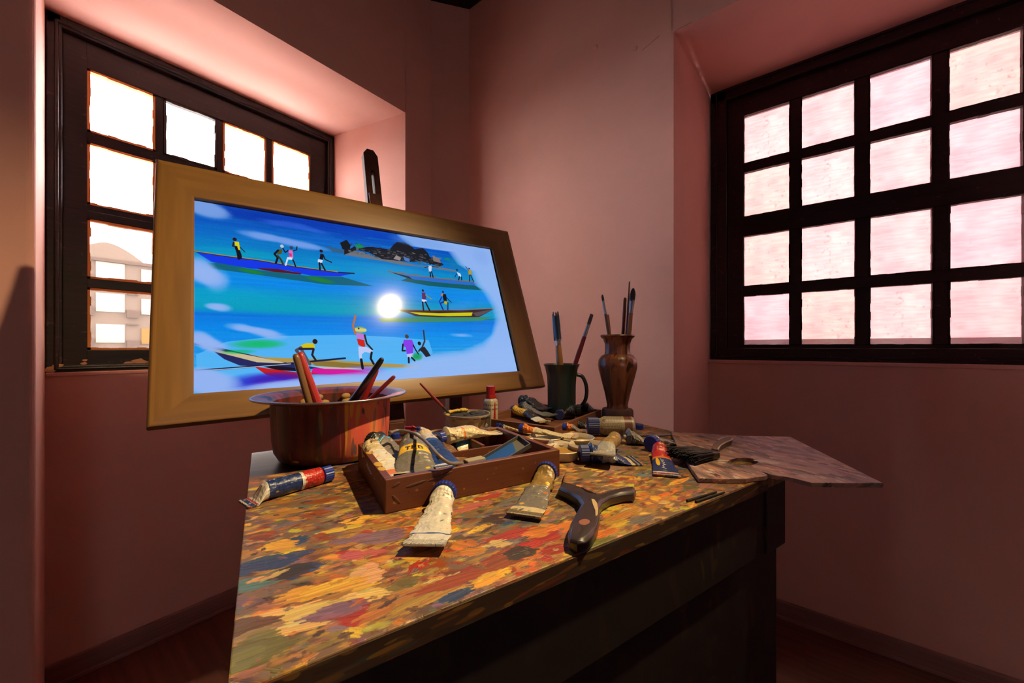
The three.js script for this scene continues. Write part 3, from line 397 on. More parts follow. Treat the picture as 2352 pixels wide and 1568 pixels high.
{
  const t = thing('framed_display', 'wide display showing a painting of fishing boats in a golden wooden frame', 'display');
  t.position.copy(sMid); t.quaternion.copy(screenTurn);
  const gold = woodTex([138, 98, 50], [98, 66, 30], 51, 512, 256, 0.8); gold.repeat.set(1, 1);
  const frameMat = std({ map: gold, roughness: 0.42 });
  // moulding profile: distance in from the outer edge, height above the wall side
  const prof = [[0, -0.022], [0, -0.008], [0.0008, -0.004], [0.003, -0.0008], [0.0065, 0.0006], [0.012, 0.001], [0.06, -0.0006], [0.0646, -0.001], [0.0655, -0.002], [0.0655, -0.014]];
  const B = { l: (FW - SW) / 2 + smx, r: (FW - SW) / 2 - smx, b: (FH - SH) / 2 + smy, t: (FH - SH) / 2 - smy }, pm = 0.0655;
  const corner = (sx, sy, [d, z]) => V(sx * FW / 2 - sx * d / pm * (sx < 0 ? B.l : B.r), sy * FH / 2 - sy * d / pm * (sy < 0 ? B.b : B.t), z);
  const rail = (name, a, b) => {
    const pos = [], uv = [], len = hypot((a[0] - b[0]) * FW / 2, (a[1] - b[1]) * FH / 2);
    for (let i = 0; i + 1 < prof.length; i++) { const q = [corner(...a, prof[i]), corner(...b, prof[i]), corner(...b, prof[i + 1]), corner(...a, prof[i + 1])], v0 = i / prof.length, v1 = (i + 1) / prof.length, e = prof[i][0] / len, f = prof[i + 1][0] / len; for (const [k, u, v] of [[0, e, v0], [2, 1 - f, v1], [1, 1 - e, v0], [0, e, v0], [3, f, v1], [2, 1 - f, v1]]) { pos.push(q[k].x, q[k].y, q[k].z); uv.push(u * len * 1.6, v * 0.5); } }
    const g = new THREE.BufferGeometry(); g.setAttribute('position', new THREE.Float32BufferAttribute(pos, 3)); g.setAttribute('uv', new THREE.Float32BufferAttribute(uv, 2)); g.computeVertexNormals();
    obj(name, toCreasedNormals(g, 0.6), frameMat, t);
  };
  rail('frame_side', [-1, -1], [-1, 1]); rail('frame_top', [-1, 1], [1, 1]); rail('frame_side', [1, 1], [1, -1]); rail('frame_bottom', [1, -1], [-1, -1]);
  obj('backing', box(-FW / 2 + 0.006, FW / 2 - 0.006, -FH / 2 + 0.006, FH / 2 - 0.006, -0.04, -0.0165, 0.003), std({ color: lin(0.012, 0.012, 0.013), roughness: 0.6 }), t);
  const pt = tex(picture); pt.wrapS = pt.wrapT = THREE.ClampToEdgeWrapping;
  const panel = new THREE.PlaneGeometry(SW - 0.004, SH - 0.003).translate(smx - 0.002, smy, -0.0105), bezel = obj('bezel', box(smx - SW / 2 - 0.006, smx + SW / 2 + 0.006, smy - SH / 2 - 0.006, smy + SH / 2 + 0.006, -0.018, -0.011), std({ color: lin(0.006, 0.006, 0.007), roughness: 0.25 }), t);
  tag(obj('screen', panel, phys({ color: lin(0.004, 0.004, 0.005), roughness: 0.055, emissive: 0xffffff, emissiveMap: pt, emissiveIntensity: SCREEN_GLOW, clearcoat: 0.1, clearcoatRoughness: 0.14 }), t), 'lit screen with a painting of fishermen standing in long canoes');
  const light = new THREE.RectAreaLight(new THREE.Color().setRGB(0.22, 0.5, 1), SCREEN_LIGHT, SW - 0.02, SH - 0.02);
  light.name = 'screen_glow'; light.position.set(smx, smy, 0.008); light.rotation.y = PI; t.add(light);
}
// ---------------------------------------------------------------- easel behind the display
{
  const t = thing('easel', 'dark brown wooden easel standing behind the framed display', 'easel');
  const wood = woodTex([92, 42, 26], [48, 20, 13], 61); wood.repeat.set(2, 6);
  const m = std({ map: wood, roughness: 0.75 });
  // along the back of the leaning display
  const back = (px, py, off) => { const r = ray(px, py), o = sMid.clone().addScaledVector(sN0, -off), k = o.clone().sub(EYE).dot(sN0) / r.dot(sN0); return r.multiplyScalar(k).add(EYE); };
  const a = back(848, 349, 0.062), b = back(908, 972, 0.062);
  t.position.set(b.x, 0, b.z);
  const inv = (p) => p.clone().sub(t.position);
  const board = (name, p, q, w, d, chamfer) => {
    const len = p.distanceTo(q), y = q.clone().sub(p).normalize(), x = sX.clone().addScaledVector(y, -sX.dot(y)).normalize(), z = x.clone().cross(y);
    const s = shapeOf(chamfer ? [[-w, 0], [w, 0], [w, len - 0.018], [w * 0.45, len], [-w * 0.45, len], [-w, len - 0.018]] : [[-w, 0], [w, 0], [w, len], [-w, len]]);
    if (chamfer) s.holes.push(shapeOf([[-0.0035, len - 0.2], [0.0035, len - 0.2], [0.0035, len - 0.075], [-0.0035, len - 0.075]]));
    const g = metreUV(new THREE.ExtrudeGeometry(s, { depth: d, bevelEnabled: true, bevelSize: 0.0015, bevelThickness: 0.0015, bevelOffset: -0.0015, bevelSegments: 1 }).translate(0, 0, -d / 2));
    g.applyMatrix4(new THREE.Matrix4().makeBasis(x, y, z).setPosition(inv(p))); return obj(name, g, m, t);
  };
  board('mast', b, a, 0.02, 0.02, true);
  const c1 = back(858, 452, 0.058), clampTop = c1.clone().addScaledVector(sY, -0.05);
  board('clamp', clampTop, c1, 0.016, 0.028);
  const post = (px, py) => { const p = back(px, py, 0.07); return p; };
  const p1 = b.clone(), p2 = post(1042, 915), p3 = p1.clone().multiplyScalar(2).sub(p2);
  for (const p of [p1, p2, p3]) { const dn = p.clone().setY(0.0), top = p === p1 ? p.y + 0.004 : 0.872; obj('leg', metreUV(box(-0.018, 0.018, 0, top, -0.014, 0.014, 0.002)).rotateY(DESK_TURN).translate(...inv(dn).toArray()), m, t); }
  const w0 = inv(p3.clone().setY(0.4)), w1 = inv(p2.clone().setY(0.4)); obj('crossbar', rod(w0, w1, 0.014, 0.014, 6), m, t);
  const r0 = inv(p3.clone().setY(0.862).addScaledVector(sX, -0.03)), r1 = inv(p2.clone().setY(0.868).addScaledVector(sX, -0.06)); obj('rest_bar', rod(r0, r1, 0.012, 0.012, 6), m, t);
}

// ---------------------------------------------------------------- paint tubes
const C = { cap: lin(0.01, 0.03, 0.25), cap2: lin(0.012, 0.012, 0.016), white: [206, 200, 186], cream: [196, 178, 138], blue: [24, 46, 100], red: [176, 36, 30], yellow: [226, 178, 30], orange: [206, 112, 40], silver: [150, 146, 140], gold: [140, 112, 60], brown: [110, 76, 48], grey: [112, 106, 98], dark: [34, 34, 40], green: [104, 116, 60], sky: [70, 150, 190] };
// label: bands along the tube [from, to, colour], smears of paint, script lines, lettering
function labelTex(seed, bands, smears, text, script) {
  return tex(canvas(256, 256, (c) => {
    const r = rng(seed); c.fillStyle = css(C.silver); c.fillRect(0, 0, 256, 256);
    for (const [a, b, k] of bands) { c.fillStyle = css(C[k]); c.fillRect(a * 256, 0, (b - a) * 256, 256); c.fillStyle = 'rgba(255,255,255,0.25)'; c.fillRect(b * 256 - 1.5, 0, 1.5, 256); }
    for (let i = 0; i < 26; i++) { const k = C[smears[r() * smears.length | 0]]; c.save(); c.translate(r() * 256, r() * 256); c.rotate(r() * PI); c.fillStyle = css(k, 0.55 + 0.4 * r()); c.beginPath(); c.ellipse(0, 0, 3 + 16 * r() * r(), 2 + 8 * r() * r(), 0, 0, 2 * PI); c.fill(); c.restore(); }
    for (let i = 0; i < 60; i++) { c.strokeStyle = `rgba(40,34,30,${0.12 + 0.2 * r()})`; c.lineWidth = 0.6 + r(); const x = r() * 256, y = r() * 256; c.beginPath(); c.moveTo(x, y); c.lineTo(x + (r() - 0.5) * 40, y + (r() - 0.5) * 40); c.stroke(); }
    if (script) for (const y of [64, 192]) { c.strokeStyle = css(C.white, 0.9); c.lineWidth = 3; c.beginPath(); for (let k = 0; k <= 24; k++) { const x = script * 256 - 44 + k * 3.6, yy = y + (r() - 0.5) * 16; k ? c.lineTo(x, yy) : c.moveTo(x, yy); } c.stroke(); c.fillStyle = css(C.yellow); c.beginPath(); c.ellipse(script * 256 - 20, y + 22, 34, 9, -0.1, 0, 2 * PI); c.fill(); }
    if (text) for (const y of [64, 192]) { c.save(); c.translate(text.x * 256, y); c.rotate(text.turn ?? 0); c.fillStyle = css(C[text.col]); c.font = `bold ${text.size}px sans-serif`; c.textAlign = 'center'; c.textBaseline = 'middle'; c.fillText(text.s, 0, 0); c.restore(); }
  }));
}
const crumple = dataTex(256, 256, (u, v) => { const f = tile((a, b) => abs(vnoise(a * 16, b * 9, 3) - 0.5) + 0.6 * abs(vnoise(a * 34, b * 19, 8) - 0.5)); return [255 * clamp(f(u, v) * 1.5)]; }, false);
// lies along +x from its cap (negative x) to its crimped end; underside at y = 0
function tubeShape({ L, r, flat = 0.25, squash = 0.8, wrinkle = 0.0012, seed = 1, lift = 0, bend = 0, fold = 0 }) {
  const nS = 40, nA = 28, pos = [], uv = [], idx = [];
  const prof = (s) => { const k = smooth(flat, 1, s), q = smooth(0, 0.12, s), h = r * mix(1, squash, q) * (1 - k) ** 1.15 + 0.0011, w = r * mix(1, 1.12, q) + (PI * r / 2 - 1.12 * r) * k; return [w, h]; };
  const at = (s) => [s * L, lift * s * s + fold * sin(s * 9) * s, bend * s * s];
  for (let i = 0; i <= nS; i++) {
    const s = max(0, (i - 4) / (nS - 4)), sh = i < 4 ? [0.42, 0.62, 0.86, 0.97][i] : 1, [w, h] = prof(s), [x, y, z] = at(s), xo = i < 4 ? [-0.4, -0.34, -0.16, -0.04][i] * r : 0;
    for (let j = 0; j <= nA; j++) {
      const a = j / nA * 2 * PI, n = (vnoise(s * 9 + seed * 3.1, cos(a) * 2.2 + seed, sin(a) * 2.2) - 0.5) * 2 * wrinkle * (i < 5 ? 0 : 1) + (vnoise(s * 26 + seed, cos(a) * 4, sin(a) * 4 + seed) - 0.5) * wrinkle * (i < 5 ? 0 : 1);
      pos.push(x + xo, max(0.0002, r * (i < 4 ? 1 : 0) + (i < 4 ? 0 : h + y) + sin(a) * (h * sh + n * min(1, h / r * 1.4))), z + cos(a) * (w * sh + n)); uv.push(s * 0.98 + 0.01, j / nA);
    }
  }
  for (let i = 0; i < nS; i++) for (let j = 0; j < nA; j++) { const a = i * (nA + 1) + j, b = a + nA + 1; idx.push(a, a + 1, b, b, a + 1, b + 1); }
  const g = new THREE.BufferGeometry(); g.setAttribute('position', new THREE.Float32BufferAttribute(pos, 3)); g.setAttribute('uv', new THREE.Float32BufferAttribute(uv, 2)); g.setIndex(idx); g.computeVertexNormals();
  const [w] = prof(1), [ex, ey, ez] = at(1), slope = atan2(2 * lift, L) ;
  const crimp = box(-0.003, 0.0075, 0, 0.0028, -w, w, 0.0008).rotateZ(slope).translate(ex, ey + 0.0002, ez);
  return { body: g, crimp };
}
const capShape = (r, l, ribs = 22) => { const s = new THREE.Shape(); for (let i = 0; i < ribs * 2; i++) { const a = i / (ribs * 2) * 2 * PI, q = r * (i % 2 ? 0.95 : 1); i ? s.lineTo(q * cos(a), q * sin(a)) : s.moveTo(q * cos(a), q * sin(a)); } s.closePath(); return new THREE.ExtrudeGeometry(s, { depth: l, bevelEnabled: true, bevelSize: 0.0008, bevelThickness: 0.0008, bevelOffset: -0.0008, bevelSegments: 1 }).rotateY(-PI / 2); };
const capMats = { blue: std({ color: lin(0.012, 0.03, 0.26), roughness: 0.4 }), black: std({ color: lin(0.012, 0.012, 0.016), roughness: 0.45 }), navy: std({ color: lin(0.02, 0.03, 0.14), roughness: 0.5 }), red: std({ color: lin(0.3, 0.01, 0.012), roughness: 0.35 }) };
// cap and end as photo pixels lying at height y (end may lie higher by rise)
function paintTube(label, o) {
  const y = o.y ?? TOP, a = onY(...o.cap, y), b = onY(...o.end, y + (o.rise ?? 0)), t = thing('paint_tube', label, 'paint tube', o.group ?? 'paint tubes on the work table');
  const dir = b.clone().sub(a), len = hypot(dir.x, dir.z), r = o.r ?? 0.0115, cl = o.capLen ?? 0.009, cr = o.capR ?? r * 1.02, L = max(0.02, len - cl * 0.5 - 0.4 * r - 0.006);
  const g = tubeShape({ L, r, seed: o.seed, flat: o.flat, squash: o.squash, wrinkle: o.wrinkle, lift: o.lift, bend: o.bend, fold: o.fold });
  const inner = dir.clone().setY(0).normalize();
  t.position.copy(a).addScaledVector(inner, cl * 0.5 + 0.4 * r); t.rotation.y = atan2(-inner.z, inner.x); if (o.rise) t.rotation.z = atan2(o.rise, len); t.rotation.order = 'YZX';
  const m = phys({ map: labelTex(o.seed * 7 + 3, o.bands, o.smears ?? ['brown', 'yellow', 'grey', 'white'], o.text, o.script), roughness: o.rough ?? 0.4, metalness: o.metal ?? 0.05, clearcoat: 0.25, clearcoatRoughness: 0.3, bumpMap: crumple, bumpScale: o.crush ?? 0.0017 });
  obj('body', g.body, m, t); obj('crimp', g.crimp, m, t);
  if (o.capColor !== null) obj('cap', capShape(cr, cl).translate(-0.4 * r + 0.001, max(r, cr), 0), capMats[o.capColor ?? 'blue'], t);
  else obj('nozzle', new THREE.CylinderGeometry(r * 0.3, r * 0.36, 0.006, 16).rotateZ(PI / 2).translate(-0.4 * r - 0.002, r, 0), std({ color: lin(0.25, 0.2, 0.12), roughness: 0.5 }), t);
  return t;
}
paintTube('blue, red and white paint tube lying beside the flared pot', { cap: [752, 1106], end: [562, 1161], r: 0.0098, flat: 0.8, squash: 1, seed: 1, wrinkle: 0.0006, capLen: 0.011, capR: 0.0105, bands: [[0, 0.16, 'red'], [0.16, 0.3, 'red'], [0.3, 0.34, 'white'], [0.34, 0.8, 'blue'], [0.8, 1, 'white']], smears: ['yellow', 'white', 'blue'], script: 0.6 });
paintTube('squeezed white paint tube with blue cap in front of the wooden box', { cap: [1021, 1160], end: [963, 1276], r: 0.0118, flat: 0.05, seed: 2, squash: 0.62, wrinkle: 0.0026, bend: -0.004, capLen: 0.006, capR: 0.0142, lift: 0.007, bands: [[0, 0.78, 'white'], [0.78, 0.8, 'blue'], [0.8, 1, 'white']], smears: ['white', 'grey', 'grey', 'white', 'green', 'yellow', 'blue', 'grey'] });
paintTube('flattened yellow and grey-green paint tube beside the wooden box', { cap: [1256, 1108], end: [1203, 1194], r: 0.012, flat: 0.1, seed: 3, squash: 0.62, wrinkle: 0.0024, capLen: 0.006, capR: 0.0142, lift: 0.003, bands: [[0, 0.38, 'gold'], [0.38, 0.6, 'grey'], [0.6, 0.84, 'grey'], [0.84, 1, 'cream']], smears: ['yellow', 'cream', 'green', 'yellow', 'orange', 'green', 'dark', 'orange'] });
paintTube('small red and navy paint tube lying alone near the palette', { cap: [1514, 1047], end: [1532, 1096], r: 0.0115, flat: 0.1, squash: 0.5, seed: 4, wrinkle: 0.0009, capLen: 0.004, capR: 0.006, capColor: 'red', lift: 0.001, crush: 0.001, bands: [[0, 0.36, 'red'], [0.36, 0.42, 'orange'], [0.42, 0.9, 'blue'], [0.9, 1, 'white']], smears: ['blue', 'blue', 'yellow', 'red'], script: 0.62 });
paintTube('bare silver paint tube with dark blue cap in front of the palette corner', { cap: [1497, 1036], end: [1546, 1014], r: 0.0125, flat: 0.1, seed: 5, wrinkle: 0.002, capLen: 0.01, capR: 0.0135, metal: 0.7, rough: 0.35, bands: [[0, 1, 'silver']], smears: ['silver', 'white', 'grey'] });
paintTube('crumpled clear and blue paint tube with dark blue cap beside the flower dish', { cap: [1340, 1062], end: [1462, 1060], r: 0.0145, flat: 0.2, seed: 6, wrinkle: 0.0026, capLen: 0.012, capR: 0.0135, capColor: 'navy', bands: [[0, 0.22, 'blue'], [0.22, 0.5, 'silver'], [0.5, 0.85, 'blue'], [0.85, 1, 'cream']], smears: ['white', 'brown', 'grey', 'cream', 'dark'] });
paintTube('gold banded paint tube marked 57 with blue cap', { cap: [1413, 1022], end: [1382, 1046], y: TOP + 0.008, rise: 0.012, r: 0.0115, flat: 0.6, seed: 7, wrinkle: 0.0004, capLen: 0.006, bands: [[0, 0.7, 'gold'], [0.7, 1, 'silver']], smears: ['gold', 'dark', 'cream'], text: { s: '57', x: 0.34, size: 46, col: 'cream', turn: PI / 2 } });
paintTube('open grey paint tube with a crusted mouth behind the gold one', { cap: [1432, 1020], end: [1502, 1018], y: TOP, r: 0.0135, flat: 0.1, seed: 8, wrinkle: 0.0022, capColor: null, bands: [[0, 0.3, 'grey'], [0.3, 1, 'silver']], smears: ['brown', 'cream', 'grey', 'orange', 'dark'] });
paintTube('cream paint tube with orange shoulder lying across the flower dish', { cap: [1197, 993], end: [1326, 1006], y: TOP + 0.017, r: 0.0078, flat: 0.1, squash: 0.7, seed: 9, wrinkle: 0.0014, capLen: 0.007, bands: [[0, 0.22, 'orange'], [0.22, 1, 'cream']], smears: ['cream', 'grey', 'white', 'dark', 'orange'] });
paintTube('cream paint tube with blue cap behind the wooden box', { cap: [1146, 986], end: [1252, 1000], y: TOP, r: 0.0085, flat: 0.05, squash: 0.7, seed: 10, wrinkle: 0.0014, capLen: 0.008, bands: [[0, 0.1, 'blue'], [0.1, 1, 'cream']], smears: ['cream', 'grey', 'brown', 'white'] });
paintTube('small paint tube with blue cap lying below the low tray', { cap: [1296, 988], end: [1345, 991], y: TOP + 0.0165, r: 0.007, flat: 0.2, seed: 11, wrinkle: 0.0014, capLen: 0.007, bands: [[0, 0.35, 'orange'], [0.35, 1, 'grey']], smears: ['orange', 'white', 'grey', 'dark'] });
paintTube('dark paint tube half hidden between bottle and flower dish', { cap: [1322, 981], end: [1372, 987], y: TOP, r: 0.008, flat: 0.2, seed: 12, wrinkle: 0.0014, capLen: 0.007, bands: [[0, 0.5, 'dark'], [0.5, 1, 'grey']], smears: ['white', 'grey', 'dark', 'cream'] });
paintTube('red and blue capped paint tube behind the wooden box beside the pot', { cap: [936, 1000], end: [1018, 996], y: REAR, r: 0.0095, flat: 0.15, seed: 13, wrinkle: 0.0012, capLen: 0.012, capColor: 'red', bands: [[0, 0.15, 'red'], [0.15, 0.3, 'blue'], [0.3, 1, 'white']], smears: ['blue', 'white', 'red', 'grey'] });

// ---------------------------------------------------------------- flared metal pot with brush handles
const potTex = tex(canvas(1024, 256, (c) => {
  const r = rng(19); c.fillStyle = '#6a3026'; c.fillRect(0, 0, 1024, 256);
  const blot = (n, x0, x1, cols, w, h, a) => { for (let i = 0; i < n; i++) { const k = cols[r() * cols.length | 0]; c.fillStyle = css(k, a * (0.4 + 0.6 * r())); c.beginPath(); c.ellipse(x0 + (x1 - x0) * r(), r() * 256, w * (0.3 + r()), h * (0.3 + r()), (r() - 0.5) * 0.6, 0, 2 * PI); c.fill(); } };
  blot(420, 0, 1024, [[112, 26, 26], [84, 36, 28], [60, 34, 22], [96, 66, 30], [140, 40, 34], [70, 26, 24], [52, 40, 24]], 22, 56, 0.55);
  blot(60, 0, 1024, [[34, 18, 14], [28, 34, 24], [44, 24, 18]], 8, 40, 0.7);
  blot(120, 215, 400, [[226, 112, 92], [214, 92, 78], [222, 128, 72], [204, 84, 72]], 22, 50, 0.7);  // lamp-lit right side painted in as salmon; the rest stays dark
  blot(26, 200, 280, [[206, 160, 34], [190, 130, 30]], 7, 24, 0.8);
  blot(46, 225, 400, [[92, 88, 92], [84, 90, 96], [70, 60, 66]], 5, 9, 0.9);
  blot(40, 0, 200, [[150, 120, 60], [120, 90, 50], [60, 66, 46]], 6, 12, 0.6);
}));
const potAt = atD(766, 905, 0.65);
{
  const t = thing('paint_pot', 'flared metal pot streaked with red paint holding brushes', 'pot');
  t.position.set(potAt.x, REAR, potAt.z);
  const H = potAt.y - REAR, g = lathe([[0, 0.0005], [0.07, 0.0], [0.082, 0.005], [0.088, 0.016], [0.0905, 0.035], [0.092, 0.07], [0.0925, H - 0.008], [0.096, H - 0.004], [0.112, H - 0.0004], [0.118, H], [0.1185, H + 0.0012], [0.113, H + 0.0014], [0.097, H - 0.001], [0.0905, H - 0.008], [0.089, 0.05], [0.086, 0.016], [0.07, 0.006], [0, 0.006]], 72);
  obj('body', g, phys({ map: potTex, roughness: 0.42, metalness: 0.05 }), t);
  obj('rim', new THREE.TorusGeometry(0.1178, 0.0016, 10, 80).rotateX(PI / 2).translate(0, H + 0.0004, 0), std({ color: lin(0.32, 0.27, 0.27), roughness: 0.3, metalness: 0.85 }), t);
  const rnd = rng(4), crust = [];
  for (let i = 0; i < 26; i++) { const a = rnd() * 2 * PI, q = 0.03 + 0.05 * rnd(); crust.push(new THREE.IcosahedronGeometry(0.004 + 0.009 * rnd(), 1).scale(1.4, 0.6, 1).translate(q * cos(a), 0.01 + 0.002 * rnd(), q * sin(a))); }
  for (let i = 0; i < 22; i++) { const a = 2.2 + rnd() * 2.2, h = H - 0.012 - 0.03 * rnd(); crust.push(new THREE.IcosahedronGeometry(0.003 + 0.006 * rnd(), 1).scale(0.7, 0.8, 1.2).translate(0.0875 * cos(a), h, 0.0875 * sin(a))); }
  tag(obj('dried_paint', merge(crust), std({ color: lin(0.3, 0.17, 0.05), roughness: 0.7 }), t), 'crust of yellow and brown paint inside the pot');
}
// ---------------------------------------------------------------- brushes: two points of the axis as [pixel x, pixel y, depth]
const woodOf = (r, g, b, rough = 0.35) => phys({ color: lin(r, g, b), roughness: rough, clearcoat: 0.3, clearcoatRoughness: 0.25 });
const steel = std({ color: lin(0.42, 0.4, 0.38), roughness: 0.3, metalness: 0.9 });
function along(t, top, low, extra) { const a = atD(...top), b = atD(...low), d = a.clone().sub(b).normalize(), foot = b.clone().addScaledVector(d, -extra); t.position.copy(foot); t.quaternion.setFromUnitVectors(V(0, 1, 0), d); return foot.distanceTo(a); }
// handle end up
function handleUp(label, top, low, extra, mat, r0, r1, group, ferruleLen = 0.02) {
  const t = thing('paintbrush', label, 'brush', group), L = along(t, top, low, extra);
  obj('handle', lathe([[0, 0.008], [r0 * 0.8, 0.008], [r0, 0.03], [mix(r0, r1, 0.7), L * 0.55], [r1, L - r1 * 1.6], [r1 * 0.85, L - r1 * 0.5], [r1 * 0.5, L - r1 * 0.1], [0, L]], 20), mat, t);
  obj('ferrule', new THREE.CylinderGeometry(r0 * 1.02, r0 * 1.1, ferruleLen, 18).translate(0, ferruleLen / 2, 0), steel, t);
  return t;
}
const potGroup = 'brushes standing in the flared pot';
handleUp('brown brush handle leaning in the flared pot', [678, 812, 0.6], [709, 921, 0.605], 0.06, woodOf(0.16, 0.08, 0.025), 0.005, 0.0052, potGroup);
handleUp('thick red brush handle leaning in the flared pot', [688, 808, 0.61], [728, 919, 0.615], 0.06, woodOf(0.36, 0.018, 0.012), 0.0075, 0.0052, potGroup);
handleUp('long black brush handle leaning in the flared pot', [879, 822, 0.6], [815, 915, 0.61], 0.05, woodOf(0.012, 0.01, 0.02, 0.25), 0.0075, 0.0045, potGroup);
handleUp('short red brush handle behind the black one in the flared pot', [866, 846, 0.668], [838, 908, 0.668], 0.055, woodOf(0.3, 0.015, 0.012), 0.007, 0.005, potGroup);
handleUp('thin dark red brush handle leaning on the pot rim', [907, 863, 0.65], [858, 909, 0.65], 0.05, woodOf(0.2, 0.015, 0.015), 0.004, 0.0036, potGroup);
// bristles up
function bristlesUp(label, top, low, extra, o) {
  const t = thing('paintbrush', label, 'brush', o.group), L = along(t, top, low, extra), hb = L - o.bristle - o.ferrule, fl = o.flat ?? 1, r = o.r;
  obj('handle', lathe([[0, 0], [r * 0.6, 0.002], [r * 0.75, hb * 0.3], [r, hb * 0.75], [r * 0.8, hb]], 18), o.mat, t);
  obj('ferrule', lathe([[r * 0.78, 0], [r * 0.84, 0.002], [r * 0.8, 0.004], [r * 0.86, 0.006], [r * 0.82, 0.009], [o.head * 0.86, o.ferrule]], 20).scale(1, 1, fl).translate(0, hb, 0), o.metal ?? steel, t);
  const rnd = rng(o.seed), hairs = [];
  for (let i = 0; i < 46; i++) { const a = rnd() * 2 * PI, q = sqrt(rnd()) * 0.82 * o.head, len = o.bristle * (o.round ? 1 - 0.6 * (q / o.head) ** 2 : 0.86 + 0.16 * rnd()), sp = o.splay ?? 1.0; hairs.push(rod(V(q * cos(a), -0.003, q * sin(a) * fl), V(q * cos(a) * sp + (rnd() - 0.5) * 0.0012, len, q * sin(a) * fl * sp), o.hair ?? 0.0011, 0.0004, 5)); }
  hairs.push(lathe([[0, 0], [o.head * 0.86, 0], [o.head * 0.9 * (o.splay ?? 1), o.bristle * 0.5], [o.head * (o.round ? 0.45 : 0.8) * (o.splay ?? 1), o.bristle * 0.85], [0, o.bristle * (o.round ? 1 : 0.88)]], 18).scale(1, 1, fl));
  obj('bristles', merge(hairs).translate(0, L - o.bristle, 0), o.hairMat, t);
  return t;
}
const hairBlack = std({ color: lin(0.02, 0.016, 0.02), roughness: 0.6 }), hairBrown = std({ color: lin(0.07, 0.03, 0.02), roughness: 0.6 }), hairBlue = phys({ color: lin(0.015, 0.024, 0.045), roughness: 0.35, clearcoat: 0.5 });

// ---------------------------------------------------------------- low tray at the back with its tubes
const TRAY = { L: onY(1145, 948, 0.822), F: onY(1274, 981, 0.822), B: onY(1257, 924, 0.822) };
const trayTurn = 0.07, trayW = 0.2, trayD = 0.255, trayX = V(cos(trayTurn), 0, -sin(trayTurn));
{
  const t = thing('low_tray', 'shallow brown wooden tray holding paint tubes and the green mug', 'tray');
  t.position.copy(TRAY.F).addScaledVector(trayX, -trayW).setY(REAR + 0.0007); t.rotation.y = trayTurn;
  const wd = woodTex([122, 76, 50], [76, 44, 28], 71); wd.repeat.set(4, 8);
  const m = std({ map: wd, roughness: 0.6 }), hgt = 0.024, th = 0.007;
  obj('bottom', metreUV(box(0, trayW, 0, 0.004, -trayD, 0)), m, t);
  obj('side', metreUV(box(0, trayW, 0.0, hgt, -th, 0, 0.001)), m, t); obj('side', metreUV(box(0, trayW, 0.0, hgt, -trayD, -trayD + th, 0.001)), m, t);
  obj('side', metreUV(box(0, th, 0.0, hgt, -trayD + th, -th, 0.001)), m, t); obj('side', metreUV(box(trayW - th, trayW, 0, hgt, -trayD + th, -th, 0.001)), m, t);
}
const TF = REAR + 0.005, trayGroup = 'paint tubes in the low tray';
paintTube('yellow paint tube with blue cap in the low tray', { cap: [1180, 950], end: [1252, 970], y: TF + 0.006, r: 0.0105, flat: 0.4, seed: 21, wrinkle: 0.001, capLen: 0.008, bands: [[0, 0.45, 'yellow'], [0.45, 0.75, 'dark'], [0.75, 1, 'white']], smears: ['orange', 'dark', 'grey'], group: trayGroup });
paintTube('grey flattened paint tube in the middle of the low tray', { cap: [1200, 944], end: [1270, 955], y: TF + 0.014, r: 0.012, flat: 0, seed: 22, wrinkle: 0.0018, capColor: 'black', bands: [[0, 1, 'grey']], smears: ['green', 'grey', 'sky', 'dark'], group: trayGroup });
paintTube('black crumpled paint tube at the back of the low tray', { cap: [1200, 932], end: [1258, 940], y: TF + 0.024, r: 0.014, flat: 0.2, seed: 23, wrinkle: 0.003, capColor: 'black', bands: [[0, 1, 'dark']], smears: ['dark', 'brown', 'dark'], group: trayGroup });
paintTube('paint tube with round dark blue cap towards the front of the low tray', { cap: [1286, 964], end: [1294, 954], y: TF, r: 0.0115, flat: 0.3, seed: 24, wrinkle: 0.001, capColor: 'navy', capR: 0.0125, bands: [[0, 1, 'dark']], smears: ['cream', 'dark', 'grey'], group: trayGroup });
paintTube('rose and violet stained paint tube beside the green mug', { cap: [1330, 952], end: [1282, 950], y: TF + 0.012, r: 0.0125, flat: 0.3, seed: 25, wrinkle: 0.002, capColor: 'black', bands: [[0, 0.5, 'dark'], [0.5, 1, 'brown']], smears: ['red', 'cream', 'dark', 'blue'], group: trayGroup });
paintTube('flat silver paint tube on the right rim of the low tray', { cap: [1342, 946], end: [1376, 944], y: TF + 0.012, r: 0.0105, flat: 0, seed: 26, wrinkle: 0.0018, capColor: 'black', bands: [[0, 1, 'silver']], smears: ['brown', 'grey', 'dark'], group: trayGroup });

